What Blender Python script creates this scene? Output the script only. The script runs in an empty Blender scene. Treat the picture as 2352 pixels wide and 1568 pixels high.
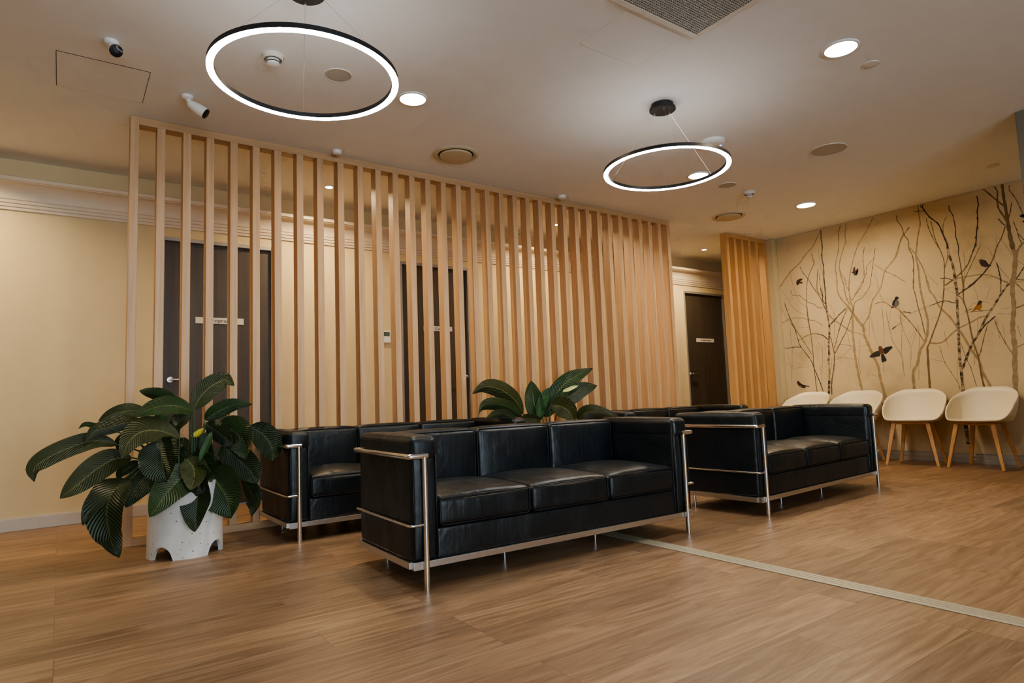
import bpy, bmesh, math, random
from math import sin, cos, pi, radians, sqrt
from mathutils import Vector, Matrix

SC = bpy.context.scene
COL = SC.collection
rnd = random.Random(7)
CEIL = 2.7          # ceiling height
YS = 4.55           # front plane of the slatted screens
YB = 5.80           # corridor wall with the doors
XM = 7.39           # mural wall

# ------------------------------------------------------------------ materials
MATS = {}
def new_mat(name):
    m = bpy.data.materials.new(name); m.use_nodes = True
    nt = m.node_tree; b = nt.nodes['Principled BSDF']
    MATS[name] = m
    return m, nt, b
def N(nt, typ, **kw):
    n = nt.nodes.new(typ)
    for k, v in kw.items():
        if k in n.inputs: n.inputs[k].default_value = v
        else: setattr(n, k, v)
    return n
def ramp(nt, stops):
    r = nt.nodes.new('ShaderNodeValToRGB')
    el = r.color_ramp.elements
    while len(el) < len(stops): el.new(0.5)
    for e, (p, c) in zip(el, stops):
        e.position = p; e.color = (*c, 1) if len(c) == 3 else c
    return r
def coords(nt, kind='Object', scale=(1, 1, 1), rot=(0, 0, 0)):
    tc = nt.nodes.new('ShaderNodeTexCoord'); mp = nt.nodes.new('ShaderNodeMapping')
    mp.inputs['Scale'].default_value = scale; mp.inputs['Rotation'].default_value = rot
    nt.links.new(tc.outputs[kind], mp.inputs['Vector'])
    return mp.outputs['Vector']
def bump(nt, b, height, strength=.2, dist=.01):
    bp = N(nt, 'ShaderNodeBump'); bp.inputs['Strength'].default_value = strength; bp.inputs['Distance'].default_value = dist
    nt.links.new(height, bp.inputs['Height']); nt.links.new(bp.outputs['Normal'], b.inputs['Normal'])
def plain(name, col, rough=.5, metal=0., noise=.04, nscale=30., spec=.5, bstr=0.):
    m, nt, b = new_mat(name)
    b.inputs['Roughness'].default_value = rough; b.inputs['Metallic'].default_value = metal
    b.inputs['Specular IOR Level'].default_value = spec
    v = coords(nt)
    nz = N(nt, 'ShaderNodeTexNoise', Scale=nscale, Detail=4.0); nt.links.new(v, nz.inputs['Vector'])
    lo = tuple(max(0, c * (1 - noise)) for c in col); hi = tuple(min(1, c * (1 + noise)) for c in col)
    r = ramp(nt, [(.3, lo), (.7, hi)]); nt.links.new(nz.outputs['Fac'], r.inputs['Fac'])
    nt.links.new(r.outputs['Color'], b.inputs['Base Color'])
    if bstr: bump(nt, b, nz.outputs['Fac'], bstr, .002)
    return m
def emit(name, col, strength):
    m = bpy.data.materials.new(name); m.use_nodes = True; nt = m.node_tree
    nt.nodes.remove(nt.nodes['Principled BSDF'])
    e = N(nt, 'ShaderNodeEmission'); e.inputs['Color'].default_value = (*col, 1); e.inputs['Strength'].default_value = strength
    nt.links.new(e.outputs[0], nt.nodes['Material Output'].inputs['Surface'])
    MATS[name] = m
    return m
def wood(name, lo, mid, hi, along='Z', rough=.5, scale=1., kind='Object'):
    m, nt, b = new_mat(name)
    sc = {'Z': (46, 46, 1.6), 'X': (1.6, 46, 46), 'Y': (46, 1.6, 46)}[along]
    v = coords(nt, kind, tuple(s * scale for s in sc))
    oi = N(nt, 'ShaderNodeObjectInfo')
    ad = N(nt, 'ShaderNodeVectorMath', operation='ADD'); ml = N(nt, 'ShaderNodeVectorMath', operation='SCALE')
    cb = N(nt, 'ShaderNodeCombineXYZ'); 
    for s in 'XYZ': nt.links.new(oi.outputs['Random'], cb.inputs[s])
    nt.links.new(cb.outputs[0], ml.inputs[0]); ml.inputs['Scale'].default_value = 37.
    nt.links.new(v, ad.inputs[0]); nt.links.new(ml.outputs[0], ad.inputs[1])
    n1 = N(nt, 'ShaderNodeTexNoise', Scale=1.0, Detail=6.0, Roughness=.6); nt.links.new(ad.outputs[0], n1.inputs['Vector'])
    r = ramp(nt, [(.28, lo), (.5, mid), (.74, hi)]); nt.links.new(n1.outputs['Fac'], r.inputs['Fac'])
    nt.links.new(r.outputs['Color'], b.inputs['Base Color']); b.inputs['Roughness'].default_value = rough
    bump(nt, b, n1.outputs['Fac'], .12, .002)
    return m

wood('oak', (.45, .278, .148), (.54, .343, .190), (.61, .403, .238), rough=.5)
wood('oak_rail', (.43, .26, .135), (.51, .32, .17), (.58, .375, .21), along='X', rough=.5)
wood('oak_warm', (.46, .255, .105), (.53, .31, .135), (.60, .365, .17), rough=.5)
wood('chair_oak', (.46, .25, .10), (.56, .32, .14), (.63, .38, .18), rough=.45, scale=1.3)
wood('door_veneer', (.060, .046, .036), (.072, .056, .043), (.086, .067, .052), rough=.45, scale=.7)
plain('wall_paint', (.67, .545, .325), .75, noise=.015, nscale=9)
plain('trim_paint', (.70, .60, .46), .5, noise=.015)
plain('ceiling_paint', (.84, .84, .825), .85, noise=.012, nscale=6)
plain('nib_paint', (.60, .50, .31), .7, noise=.015)
plain('dark_wall', (.20, .18, .14), .8, noise=.03)
plain('skirting', (.50, .45, .385), .35, noise=.03)
plain('alloy', (.50, .50, .47), .35, metal=.7, noise=.03)
plain('jamb_metal', (.36, .34, .31), .4, metal=.35, noise=.03)
plain('chrome', (.78, .78, .78), .16, metal=1., noise=.01)
plain('steel', (.62, .62, .62), .3, metal=1., noise=.02)
plain('black_metal', (.015, .015, .016), .45, noise=.1)
plain('black_gloss', (.01, .01, .012), .1, noise=.1)
plain('white_plastic', (.80, .79, .77), .4, noise=.01)
plain('cream_plastic', (.74, .70, .62), .5, noise=.01)
plain('strip_metal', (.47, .42, .31), .4, metal=.25, noise=.03)
plain('vent_plastic', (.60, .52, .37), .5, noise=.02)
plain('speaker_cloth', (.52, .49, .42), .8, noise=.10, nscale=400)
plain('gap_dark', (.03, .026, .02), .9)
plain('filter_grey', (.07, .075, .075), .9)
plain('seam_grey', (.74, .73, .69), .85)
plain('soil', (.03, .02, .014), .95, noise=.4, nscale=60, bstr=.6)
plain('sign_white', (.66, .62, .56), .5)
plain('ink', (.05, .045, .04), .6)
plain('shell_white', (.80, .72, .56), .42, noise=.01)
plain('lcd', (.10, .13, .11), .2)
plain('leaf_stem', (.03, .06, .022), .5, noise=.2)
plain('flower_cream', (.62, .66, .25), .5, noise=.1)
plain('yellow_bract', (.50, .44, .04), .5, noise=.1)
emit('ring_glow', (.83, .92, 1.0), 46.)
emit('added_up_glow', (1.0, .97, .92), 6.)  # glow of the strip added on top of the rings
emit('lamp_glow', (1.0, .86, .62), 22.)
emit('spot_glow', (1.0, .84, .60), 22.)
emit('blue_led', (.1, .3, 1.0), 3.)

# leather
m, nt, b = new_mat('leather')
b.inputs['Base Color'].default_value = (.0045, .0080, .0105, 1); b.inputs['Roughness'].default_value = .40
b.inputs['Specular IOR Level'].default_value = .55
v = coords(nt)
n1 = N(nt, 'ShaderNodeTexNoise', Scale=5.5, Detail=3.0, Distortion=.6); nt.links.new(v, n1.inputs['Vector'])
n2 = N(nt, 'ShaderNodeTexVoronoi', Scale=330.); nt.links.new(v, n2.inputs['Vector'])
mp2 = N(nt, 'ShaderNodeMapping'); mp2.inputs['Scale'].default_value = (24, 6, 3.0); nt.links.new(v, mp2.inputs['Vector'])
n3 = N(nt, 'ShaderNodeTexNoise', Scale=1.0, Detail=2.0, Distortion=.8); nt.links.new(mp2.outputs[0], n3.inputs['Vector'])
a1 = N(nt, 'ShaderNodeMath', operation='MULTIPLY_ADD'); a1.inputs[1].default_value = .016
nt.links.new(n2.outputs['Distance'], a1.inputs[0]); nt.links.new(n1.outputs['Fac'], a1.inputs[2])
a2 = N(nt, 'ShaderNodeMath', operation='MULTIPLY_ADD'); a2.inputs[1].default_value = .20
nt.links.new(n3.outputs['Fac'], a2.inputs[0]); nt.links.new(a1.outputs[0], a2.inputs[2])
bump(nt, b, a2.outputs[0], .34, .028)
rr = ramp(nt, [(.3, (.33,) * 3), (.7, (.47,) * 3)]); nt.links.new(n1.outputs['Fac'], rr.inputs['Fac']); nt.links.new(rr.outputs['Color'], b.inputs['Roughness'])
plain('piping', (.006, .006, .007), .5, noise=.05)

# vinyl plank floor: boards run along X, 0.18 m wide
m, nt, b = new_mat('floor_planks')
v = coords(nt)
bk = N(nt, 'ShaderNodeTexBrick', offset=.37, offset_frequency=3, squash=1.0)
bk.inputs['Scale'].default_value = 1.; bk.inputs['Brick Width'].default_value = 1.22; bk.inputs['Row Height'].default_value = .18
bk.inputs['Mortar Size'].default_value = .0012; bk.inputs['Mortar Smooth'].default_value = .4; bk.inputs['Bias'].default_value = 0.
bk.inputs['Color1'].default_value = (0, 0, 0, 1); bk.inputs['Color2'].default_value = (1, 1, 1, 1); bk.inputs['Mortar'].default_value = (.5, .5, .5, 1)
nt.links.new(v, bk.inputs['Vector'])
sx = N(nt, 'ShaderNodeSeparateColor'); nt.links.new(bk.outputs['Color'], sx.inputs[0])
off = N(nt, 'ShaderNodeCombineXYZ')
mo = N(nt, 'ShaderNodeMath', operation='MULTIPLY'); mo.inputs[1].default_value = 31.; nt.links.new(sx.outputs[0], mo.inputs[0])
nt.links.new(mo.outputs[0], off.inputs['X']); nt.links.new(mo.outputs[0], off.inputs['Y'])
mpg = N(nt, 'ShaderNodeMapping'); mpg.inputs['Scale'].default_value = (1.5, 15, 1); nt.links.new(v, mpg.inputs['Vector'])
adv = N(nt, 'ShaderNodeVectorMath', operation='ADD'); nt.links.new(mpg.outputs[0], adv.inputs[0]); nt.links.new(off.outputs[0], adv.inputs[1])
g1 = N(nt, 'ShaderNodeTexNoise', Scale=1.0, Detail=8.0, Roughness=.60, Distortion=2.2); nt.links.new(adv.outputs[0], g1.inputs['Vector'])
mpf = N(nt, 'ShaderNodeMapping'); mpf.inputs['Scale'].default_value = (6, 150, 1); nt.links.new(v, mpf.inputs['Vector'])
g2 = N(nt, 'ShaderNodeTexNoise', Scale=1.0, Detail=3.0); nt.links.new(mpf.outputs[0], g2.inputs['Vector'])
r1 = ramp(nt, [(.25, (.150, .082, .042)), (.44, (.240, .142, .078)), (.60, (.315, .198, .115)), (.78, (.385, .255, .155))])
nt.links.new(g1.outputs['Fac'], r1.inputs['Fac'])
tone = N(nt, 'ShaderNodeMapRange'); tone.inputs['To Min'].default_value = .80; tone.inputs['To Max'].default_value = 1.14; nt.links.new(sx.outputs[0], tone.inputs['Value'])
fine = N(nt, 'ShaderNodeMapRange'); fine.inputs['To Min'].default_value = .78; fine.inputs['To Max'].default_value = 1.20; nt.links.new(g2.outputs['Fac'], fine.inputs['Value'])
mm = N(nt, 'ShaderNodeMath', operation='MULTIPLY'); nt.links.new(tone.outputs[0], mm.inputs[0]); nt.links.new(fine.outputs[0], mm.inputs[1])
vm = N(nt, 'ShaderNodeVectorMath', operation='SCALE'); nt.links.new(r1.outputs['Color'], vm.inputs[0]); nt.links.new(mm.outputs[0], vm.inputs['Scale'])
mx = N(nt, 'ShaderNodeMix', data_type='RGBA'); mx.inputs['B'].default_value = (.13, .07, .035, 1)
mf = N(nt, 'ShaderNodeMath', operation='MULTIPLY'); mf.inputs[1].default_value = .85; nt.links.new(bk.outputs['Fac'], mf.inputs[0])
nt.links.new(mf.outputs[0], mx.inputs['Factor']); nt.links.new(vm.outputs[0], mx.inputs['A']); nt.links.new(mx.outputs['Result'], b.inputs['Base Color'])
b.inputs['Roughness'].default_value = .40; b.inputs['Specular IOR Level'].default_value = .45
bump(nt, b, g2.outputs['Fac'], .06, .002)

# terrazzo planter
m, nt, b = new_mat('terrazzo')
v = coords(nt)
vo = N(nt, 'ShaderNodeTexVoronoi', Scale=42.); nt.links.new(v, vo.inputs['Vector'])
sp = ramp(nt, [(.0, (1, 1, 1)), (.12, (1, 1, 1)), (.17, (0, 0, 0))]); nt.links.new(vo.outputs['Distance'], sp.inputs['Fac'])
wn = N(nt, 'ShaderNodeTexWhiteNoise'); nt.links.new(vo.outputs['Position'], wn.inputs['Vector'])
pick = N(nt, 'ShaderNodeMath', operation='GREATER_THAN'); pick.inputs[1].default_value = .72; nt.links.new(wn.outputs['Value'], pick.inputs[0])
pm = N(nt, 'ShaderNodeMath', operation='MULTIPLY'); nt.links.new(sp.outputs['Color'], pm.inputs[0]); nt.links.new(pick.outputs[0], pm.inputs[1])
cn = N(nt, 'ShaderNodeTexNoise', Scale=9., Detail=3.); nt.links.new(v, cn.inputs['Vector'])
cr = ramp(nt, [(.3, (.62, .60, .56)), (.7, (.72, .71, .68))]); nt.links.new(cn.outputs['Fac'], cr.inputs['Fac'])
mx = N(nt, 'ShaderNodeMix', data_type='RGBA'); mx.inputs['B'].default_value = (.12, .09, .07, 1)
nt.links.new(pm.outputs[0], mx.inputs['Factor']); nt.links.new(cr.outputs['Color'], mx.inputs['A']); nt.links.new(mx.outputs['Result'], b.inputs['Base Color'])
b.inputs['Roughness'].default_value = .6

# leaves: veins follow the UV layout (u along the midrib, v from edge to edge)
def leaf_mat(name, dark, light, vein):
    m, nt, b = new_mat(name)
    tc = N(nt, 'ShaderNodeTexCoord'); sp = N(nt, 'ShaderNodeSeparateXYZ'); nt.links.new(tc.outputs['UV'], sp.inputs[0])
    vv = N(nt, 'ShaderNodeMath', operation='SUBTRACT'); vv.inputs[1].default_value = .5; nt.links.new(sp.outputs['Y'], vv.inputs[0])
    ab = N(nt, 'ShaderNodeMath', operation='ABSOLUTE'); nt.links.new(vv.outputs[0], ab.inputs[0])
    k = N(nt, 'ShaderNodeMath', operation='MULTIPLY_ADD'); k.inputs[1].default_value = -.42; nt.links.new(ab.outputs[0], k.inputs[0]); nt.links.new(sp.outputs['X'], k.inputs[2])
    f = N(nt, 'ShaderNodeMath', operation='MULTIPLY'); f.inputs[1].default_value = 150.; nt.links.new(k.outputs[0], f.inputs[0])
    s = N(nt, 'ShaderNodeMath', operation='SINE'); nt.links.new(f.outputs[0], s.inputs[0])
    r = ramp(nt, [(.0, dark), (.62, light), (1.0, vein)])
    mr = N(nt, 'ShaderNodeMapRange'); mr.inputs['From Min'].default_value = -1.; nt.links.new(s.outputs[0], mr.inputs['Value'])
    nz = N(nt, 'ShaderNodeTexNoise', Scale=7., Detail=3.); nt.links.new(tc.outputs['Object'], nz.inputs['Vector'])
    nm = N(nt, 'ShaderNodeMath', operation='MULTIPLY'); nt.links.new(mr.outputs[0], nm.inputs[0]); nt.links.new(nz.outputs['Fac'], nm.inputs[1])
    nt.links.new(nm.outputs[0], r.inputs['Fac'])
    rib = N(nt, 'ShaderNodeMath', operation='LESS_THAN'); rib.inputs[1].default_value = .018; nt.links.new(ab.outputs[0], rib.inputs[0])
    mx = N(nt, 'ShaderNodeMix', data_type='RGBA'); mx.inputs['B'].default_value = (*vein, 1)
    nt.links.new(rib.outputs[0], mx.inputs['Factor']); nt.links.new(r.outputs['Color'], mx.inputs['A'])
    nt.links.new(mx.outputs['Result'], b.inputs['Base Color']); b.inputs['Roughness'].default_value = .40
    b.inputs['Specular IOR Level'].default_value = .45
    bump(nt, b, s.outputs[0], .5, .004)
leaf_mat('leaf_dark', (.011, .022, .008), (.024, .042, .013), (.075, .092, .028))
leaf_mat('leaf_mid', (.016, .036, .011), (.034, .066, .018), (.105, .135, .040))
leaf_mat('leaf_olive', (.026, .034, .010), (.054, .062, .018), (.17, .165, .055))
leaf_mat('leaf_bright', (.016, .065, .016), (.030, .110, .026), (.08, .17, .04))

# mural prints
m, nt, b = new_mat('mural_paper')
v = coords(nt)
n1 = N(nt, 'ShaderNodeTexNoise', Scale=1.6, Detail=6., Roughness=.65); nt.links.new(v, n1.inputs['Vector'])
r = ramp(nt, [(.30, (.50, .39, .235)), (.46, (.64, .515, .32)), (.7, (.69, .56, .355))]); nt.links.new(n1.outputs['Fac'], r.inputs['Fac'])
nt.links.new(r.outputs['Color'], b.inputs['Base Color']); b.inputs['Roughness'].default_value = .7
for nm, c in dict(print_tan=(.36, .265, .15), print_brown=(.20, .135, .065), print_black=(.055, .038, .025), print_faint=(.35, .26, .15),
                  bird_brown=(.065, .035, .026), bird_slate=(.13, .13, .13), bird_black=(.022, .018, .02), bird_plum=(.05, .028, .032),
                  bird_orange=(.36, .155, .025), bird_rust=(.14, .06, .03), bird_green=(.035, .035, .025), bird_blue=(.022, .027, .035), bird_buff=(.30, .24, .16)).items():
    plain(nm, c, .7, noise=.18, nscale=22)
m, nt, b = new_mat('print_birch')
v = coords(nt, scale=(1, 9, 22))
n1 = N(nt, 'ShaderNodeTexNoise', Scale=1., Detail=4.); nt.links.new(v, n1.inputs['Vector'])
r = ramp(nt, [(.42, (.045, .032, .024)), (.50, (.22, .17, .11)), (.6, (.46, .37, .25))]); nt.links.new(n1.outputs['Fac'], r.inputs['Fac'])
nt.links.new(r.outputs['Color'], b.inputs['Base Color']); b.inputs['Roughness'].default_value = .7
# return-air mesh
m, nt, b = new_mat('lattice_metal')
plain_c = (.46, .46, .43); b.inputs['Base Color'].default_value = (*plain_c, 1); b.inputs['Roughness'].default_value = .5
nz = N(nt, 'ShaderNodeTexNoise', Scale=40.); nt.links.new(coords(nt), nz.inputs['Vector'])
r = ramp(nt, [(.3, (.40, .40, .375)), (.7, (.46, .46, .43))]); nt.links.new(nz.outputs['Fac'], r.inputs['Fac']); nt.links.new(r.outputs['Color'], b.inputs['Base Color'])

# ------------------------------------------------------------------ mesh helpers
def obj(name, bm, mat, parent=None, smooth=False, angle=40, mats=None):
    me = bpy.data.meshes.new(name)
    bmesh.ops.recalc_face_normals(bm, faces=bm.faces) if smooth != 'keep' else None
    bm.to_mesh(me); bm.free()
    for mm_ in (mats or [mat]): me.materials.append(MATS[mm_])
    if smooth:
        for p in me.polygons: p.use_smooth = True
        if smooth is True: me.set_sharp_from_angle(angle=radians(angle))
    o = bpy.data.objects.new(name, me); COL.objects.link(o)
    if parent is not None: o.parent = parent
    return o
def tag(o, label=None, cat=None, group=None, kind=None):
    if label: o['label'] = label
    if cat: o['category'] = cat
    if group: o['group'] = group
    if kind: o['kind'] = kind
    return o
def thing(name, label, cat, loc=(0, 0, 0), rz=0., group=None):
    o = bpy.data.objects.new(name, None); COL.objects.link(o)
    o.location = loc; o.rotation_euler = (0, 0, rz); o.empty_display_size = .1
    return tag(o, label, cat, group)
def struct(name, bm, mat, **kw):
    o = obj(name, bm, mat, **kw); o['kind'] = 'structure'; return o
def B(): return bmesh.new()
def box(bm, lo, hi, bev=0., seg=2, mi=0):
    lo, hi = Vector(lo), Vector(hi)
    r = bmesh.ops.create_cube(bm, size=1.)
    vs = r['verts']; c = (lo + hi) / 2; s = hi - lo
    for v in vs: v.co = Vector((v.co.x * s.x, v.co.y * s.y, v.co.z * s.z)) + c
    fs = set(f for v in vs for f in v.link_faces)
    for f in fs: f.material_index = mi
    if bev:
        es = list(set(e for v in vs for e in v.link_edges))
        bmesh.ops.bevel(bm, geom=es, offset=bev, segments=seg, profile=.5, affect='EDGES', clamp_overlap=True)
    return vs
def bar(bm, a, b, w0, h0, w1=None, h1=None, up=(0, 0, 1), bev=0.):
    """tapered rectangular bar from a to b"""
    w1 = w0 if w1 is None else w1; h1 = h0 if h1 is None else h1
    a, b = Vector(a), Vector(b); d = (b - a).normalized(); u = Vector(up)
    s = d.cross(u).normalized(); u = s.cross(d).normalized()
    vs = []
    for p, w, h in ((a, w0, h0), (b, w1, h1)):
        for sx_, sy_ in ((-1, -1), (1, -1), (1, 1), (-1, 1)):
            vs.append(bm.verts.new(p + s * sx_ * w / 2 + u * sy_ * h / 2))
    fs = [bm.faces.new(vs[0:4]), bm.faces.new(vs[4:8])]
    for i in range(4): fs.append(bm.faces.new((vs[i], vs[(i + 1) % 4], vs[4 + (i + 1) % 4], vs[4 + i])))
    if bev:
        es = list(set(e for v in vs for e in v.link_edges))
        bmesh.ops.bevel(bm, geom=es, offset=bev, segments=2, profile=.5, affect='EDGES', clamp_overlap=True)
def tube(bm, pts, r, seg=12, closed=False, r1=None):
    pts = [Vector(p) for p in pts]; n = len(pts); rings = []
    prev = None
    for i, p in enumerate(pts):
        a = pts[(i - 1) % n] if (closed or i > 0) else p
        c = pts[(i + 1) % n] if (closed or i < n - 1) else p
        d = (c - a).normalized()
        if prev is None:
            ref = Vector((0, 0, 1)) if abs(d.z) < .9 else Vector((1, 0, 0))
            s = d.cross(ref).normalized()
        else:
            s = (prev - d * prev.dot(d)).normalized()
        prev = s; u = d.cross(s)
        rad = r if r1 is None else r + (r1 - r) * i / (n - 1)
        if 0 < i < n - 1 or closed:
            d1 = (p - a).normalized(); ct = max(.35, abs(d1.dot(d)))
        else: ct = 1.
        rings.append([bm.verts.new(p + (s * cos(2 * pi * k / seg) + u * sin(2 * pi * k / seg)) * rad) for k in range(seg)])
    m_ = n if closed else n - 1
    for i in range(m_):
        A, C = rings[i], rings[(i + 1) % n]
        for k in range(seg): bm.faces.new((A[k], A[(k + 1) % seg], C[(k + 1) % seg], C[k]))
    if not closed:
        bm.faces.new(rings[0][::-1]); bm.faces.new(rings[-1])
def fillet(pts, r, n=5):
    """round the inner corners of a polyline"""
    pts = [Vector(p) for p in pts]; out = [pts[0]]
    for i in range(1, len(pts) - 1):
        p = pts[i]; a = (pts[i - 1] - p); c = (pts[i + 1] - p)
        rr_ = min(r, a.length * .49, c.length * .49); A = p + a.normalized() * rr_; Cc = p + c.normalized() * rr_
        for k in range(n + 1):
            t = k / n; out.append(A * (1 - t) ** 2 + p * 2 * t * (1 - t) + Cc * t * t)
    out.append(pts[-1]); return out
def lathe(bm, prof, seg=40, c=(0, 0, 0), mi=None, cap=True):
    rings = []
    for r, z in prof:
        if r < 1e-6: rings.append([bm.verts.new((c[0], c[1], c[2] + z))])
        else: rings.append([bm.verts.new((c[0] + r * cos(2 * pi * k / seg), c[1] + r * sin(2 * pi * k / seg), c[2] + z)) for k in range(seg)])
    for i in range(len(rings) - 1):
        A, C = rings[i], rings[i + 1]
        for k in range(seg):
            a0, a1 = A[k % len(A)], A[(k + 1) % len(A)]; c0, c1 = C[k % len(C)], C[(k + 1) % len(C)]
            vs = [v_ for j, v_ in enumerate((a0, a1, c1, c0)) if v_ not in (a0, a1, c1, c0)[:j]]
            if len(vs) > 2:
                f = bm.faces.new(vs)
                if mi: f.material_index = mi[i]
def grid_axis(h, r):
    """positions from -h to h, denser inside the rounding zone of radius r"""
    e = [h - r * (1 - sin(k * pi / 2 / 4)) for k in range(0, 5)]
    m_ = [(-h + r) + (2 * h - 2 * r) * k / 8 for k in range(9)]
    return sorted(set([round(x, 6) for x in ([-x for x in e] + m_ + e)]))
def cushion(bm, lo, hi, r=.02, crown=(0, 0, 0, 0, 0, 0), sag=0.):
    """rounded box with puffed faces; crown = bulge of -x,+x,-y,+y,-z,+z"""
    lo, hi = Vector(lo), Vector(hi); c = (lo + hi) / 2; h = (hi - lo) / 2
    ax = [grid_axis(h[i], min(r, h[i] * .98)) for i in range(3)]
    keep = {}
    def vert(p):
        key = tuple(round(x, 5) for x in p)
        if key in keep: return keep[key]
        q = Vector(p); inner = Vector([max(-(h[i] - r), min(h[i] - r, q[i])) for i in range(3)])
        d = q - inner
        if d.length > 1e-9: q = inner + d.normalized() * r
        u = [max(0., 1 - (abs(p[i]) / h[i]) ** 2) for i in range(3)]
        for i in range(3):
            j, k = (i + 1) % 3, (i + 2) % 3
            amt = (u[j] * u[k]) ** .55
            if p[i] < 0: q[i] -= crown[2 * i] * amt * (abs(p[i]) / h[i]) ** 2
            else: q[i] += crown[2 * i + 1] * amt * (abs(p[i]) / h[i]) ** 2
        keep[key] = bm.verts.new(q + c); return keep[key]
    for i in range(3):
        j, k = (i + 1) % 3, (i + 2) % 3
        for sgn in (-1, 1):
            for a in range(len(ax[j]) - 1):
                for b_ in range(len(ax[k]) - 1):
                    quad = []
                    for (da, db) in ((0, 0), (1, 0), (1, 1), (0, 1)):
                        p = [0, 0, 0]; p[i] = sgn * h[i]; p[j] = ax[j][a + da]; p[k] = ax[k][b_ + db]; quad.append(vert(p))
                    if len(set(quad)) == 4: bm.faces.new(quad)
def plate(bm, x0, x1, y0, y1, z0, z1): box(bm, (x0, y0, z0), (x1, y1, z1))
def copy_tree(o, parent=None):
    c = o.copy(); COL.objects.link(c); c.parent = parent
    for ch in list(o.children): copy_tree(ch, c)
    return c

# ------------------------------------------------------------------ camera
cam = bpy.data.cameras.new('camera'); co = bpy.data.objects.new('camera', cam); COL.objects.link(co); SC.camera = co
cam.sensor_width = 36.; cam.lens = 1453.20 / 2352 * 36.; cam.clip_start = .05
yaw, pitch, roll = 0.62095, 0.08942, -0.03659
f_ = Vector((sin(yaw) * cos(pitch), cos(yaw) * cos(pitch), sin(pitch))); r_ = Vector((cos(yaw), -sin(yaw), 0)); u_ = r_.cross(f_)
r2 = r_ * cos(roll) + u_ * sin(roll); u2 = -r_ * sin(roll) + u_ * cos(roll)
M = Matrix((r2, u2, -f_)).transposed().to_4x4(); M.translation = (0, 0, 0.8089)
co.matrix_world = M

# ------------------------------------------------------------------ room shell
X0, X1, Y0 = -4.5, 9.6, -4.2
bm = B(); box(bm, (X0 - .15, Y0 - .15, -.1), (X1 + .15, YB + .15, 0)); struct('floor', bm, 'floor_planks')
bm = B(); box(bm, (X0 - .15, Y0 - .15, CEIL), (X1 + .15, YB + .15, CEIL + .12)); struct('ceiling', bm, 'ceiling_paint')
# corridor wall with three door openings
DOORS = [(.648, 1.540), (2.781, 3.600), (7.172, 8.090)]
DH = 2.24
bm = B(); xs = X0
for a, c in DOORS:
    box(bm, (xs, YB, 0), (a, YB + .14, CEIL)); box(bm, (a, YB, DH), (c, YB + .14, CEIL)); xs = c
box(bm, (xs, YB, 0), (X1, YB + .14, CEIL)); struct('wall_back', bm, 'wall_paint')
bm = B(); box(bm, (X0 - .15, Y0 - .15, 0), (X0, YB + .14, CEIL)); struct('wall_left', bm, 'wall_paint')
bm = B(); box(bm, (X1, Y0 - .15, 0), (X1 + .15, YB + .14, CEIL)); struct('wall_far', bm, 'wall_paint')
bm = B(); box(bm, (XM, Y0, 0), (XM + .16, 4.466, CEIL)); struct('wall_right', bm, 'wall_paint')
bm = B(); box(bm, (7.296, 4.466, 0), (XM + .16, 4.62, CEIL), .004); struct('wall_nib', bm, 'nib_paint')
bm = B(); box(bm, (5.478, .75, 0), (6.1, 1.423, CEIL), .004); struct('wall_pillar', bm, 'dark_wall')
# wall behind the camera with an unseen window added for cool fill light
WX0, WX1, WZ0, WZ1 = -2.2, 2.8, .35, 2.45
bm = B()
box(bm, (X0, Y0 - .15, 0), (WX0, Y0, CEIL)); box(bm, (WX1, Y0 - .15, 0), (XM, Y0, CEIL))
box(bm, (WX0, Y0 - .15, 0), (WX1, Y0, WZ0)); box(bm, (WX0, Y0 - .15, WZ1), (WX1, Y0, CEIL)); struct('wall_front', bm, 'wall_paint')
bm = B()
for a in (WX0, (WX0 + WX1) / 2 - .03, WX1 - .06): box(bm, (a, Y0 - .1, WZ0), (a + .06, Y0 - .03, WZ1), .004)
for z in (WZ0, WZ1 - .06): box(bm, (WX0 + .06, Y0 - .095, z), (WX1 - .06, Y0 - .035, z + .06), .004)
struct('added_window_1', bm, 'jamb_metal')
# skirtings and cornice
bm = B(); xs = X0
for a, c in DOORS + [(X1, X1)]:
    if a > xs:
        box(bm, (xs, YB - .012, 0), (a - .006 if c > a else a, YB, .088), .003); box(bm, (xs, YB - .009, .088), (a - .006 if c > a else a, YB, .093))
    xs = c + .006
struct('baseboard_back', bm, 'skirting')
bm = B()
for z0, z1, d in ((0, .042, .012), (.045, .086, .012), (.09, .10, .010)): box(bm, (XM - d, Y0, z0), (XM, 4.466, z1), .002)
box(bm, (XM - .006, Y0, 0), (XM, 4.466, .098)); struct('baseboard_right', bm, 'alloy')
prof = [(0, 2.318), (.012, 2.318), (.014, 2.336), (.022, 2.342), (.024, 2.362), (.032, 2.366), (.034, 2.386), (.040, 2.392)]
prof += [(.040 + .085 * (1 - cos(t * pi / 2 / 8)), 2.392 + .105 * sin(t * pi / 2 / 8)) for t in range(1, 9)]
prof += [(.128, 2.503), (.140, 2.506), (.140, 2.532), (.128, 2.538), (0, 2.545)]
bm = B(); ends = []
for x in (X0, X1): ends.append([bm.verts.new((x, YB - d, z)) for d, z in prof])
for i in range(len(prof) - 1): bm.faces.new((ends[0][i], ends[1][i], ends[1][i + 1], ends[0][i + 1]))
struct('trim_cornice', bm, 'trim_paint', smooth=True, angle=35)
bm = B(); box(bm, (2.588, Y0, 0), (2.680, YS, .004), .0015)
for x in (2.612, 2.634, 2.656): box(bm, (x - .002, Y0 + .01, .004), (x + .002, YS - .01, .0052))
o = struct('trim_floor_strip', bm, 'strip_metal')

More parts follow.
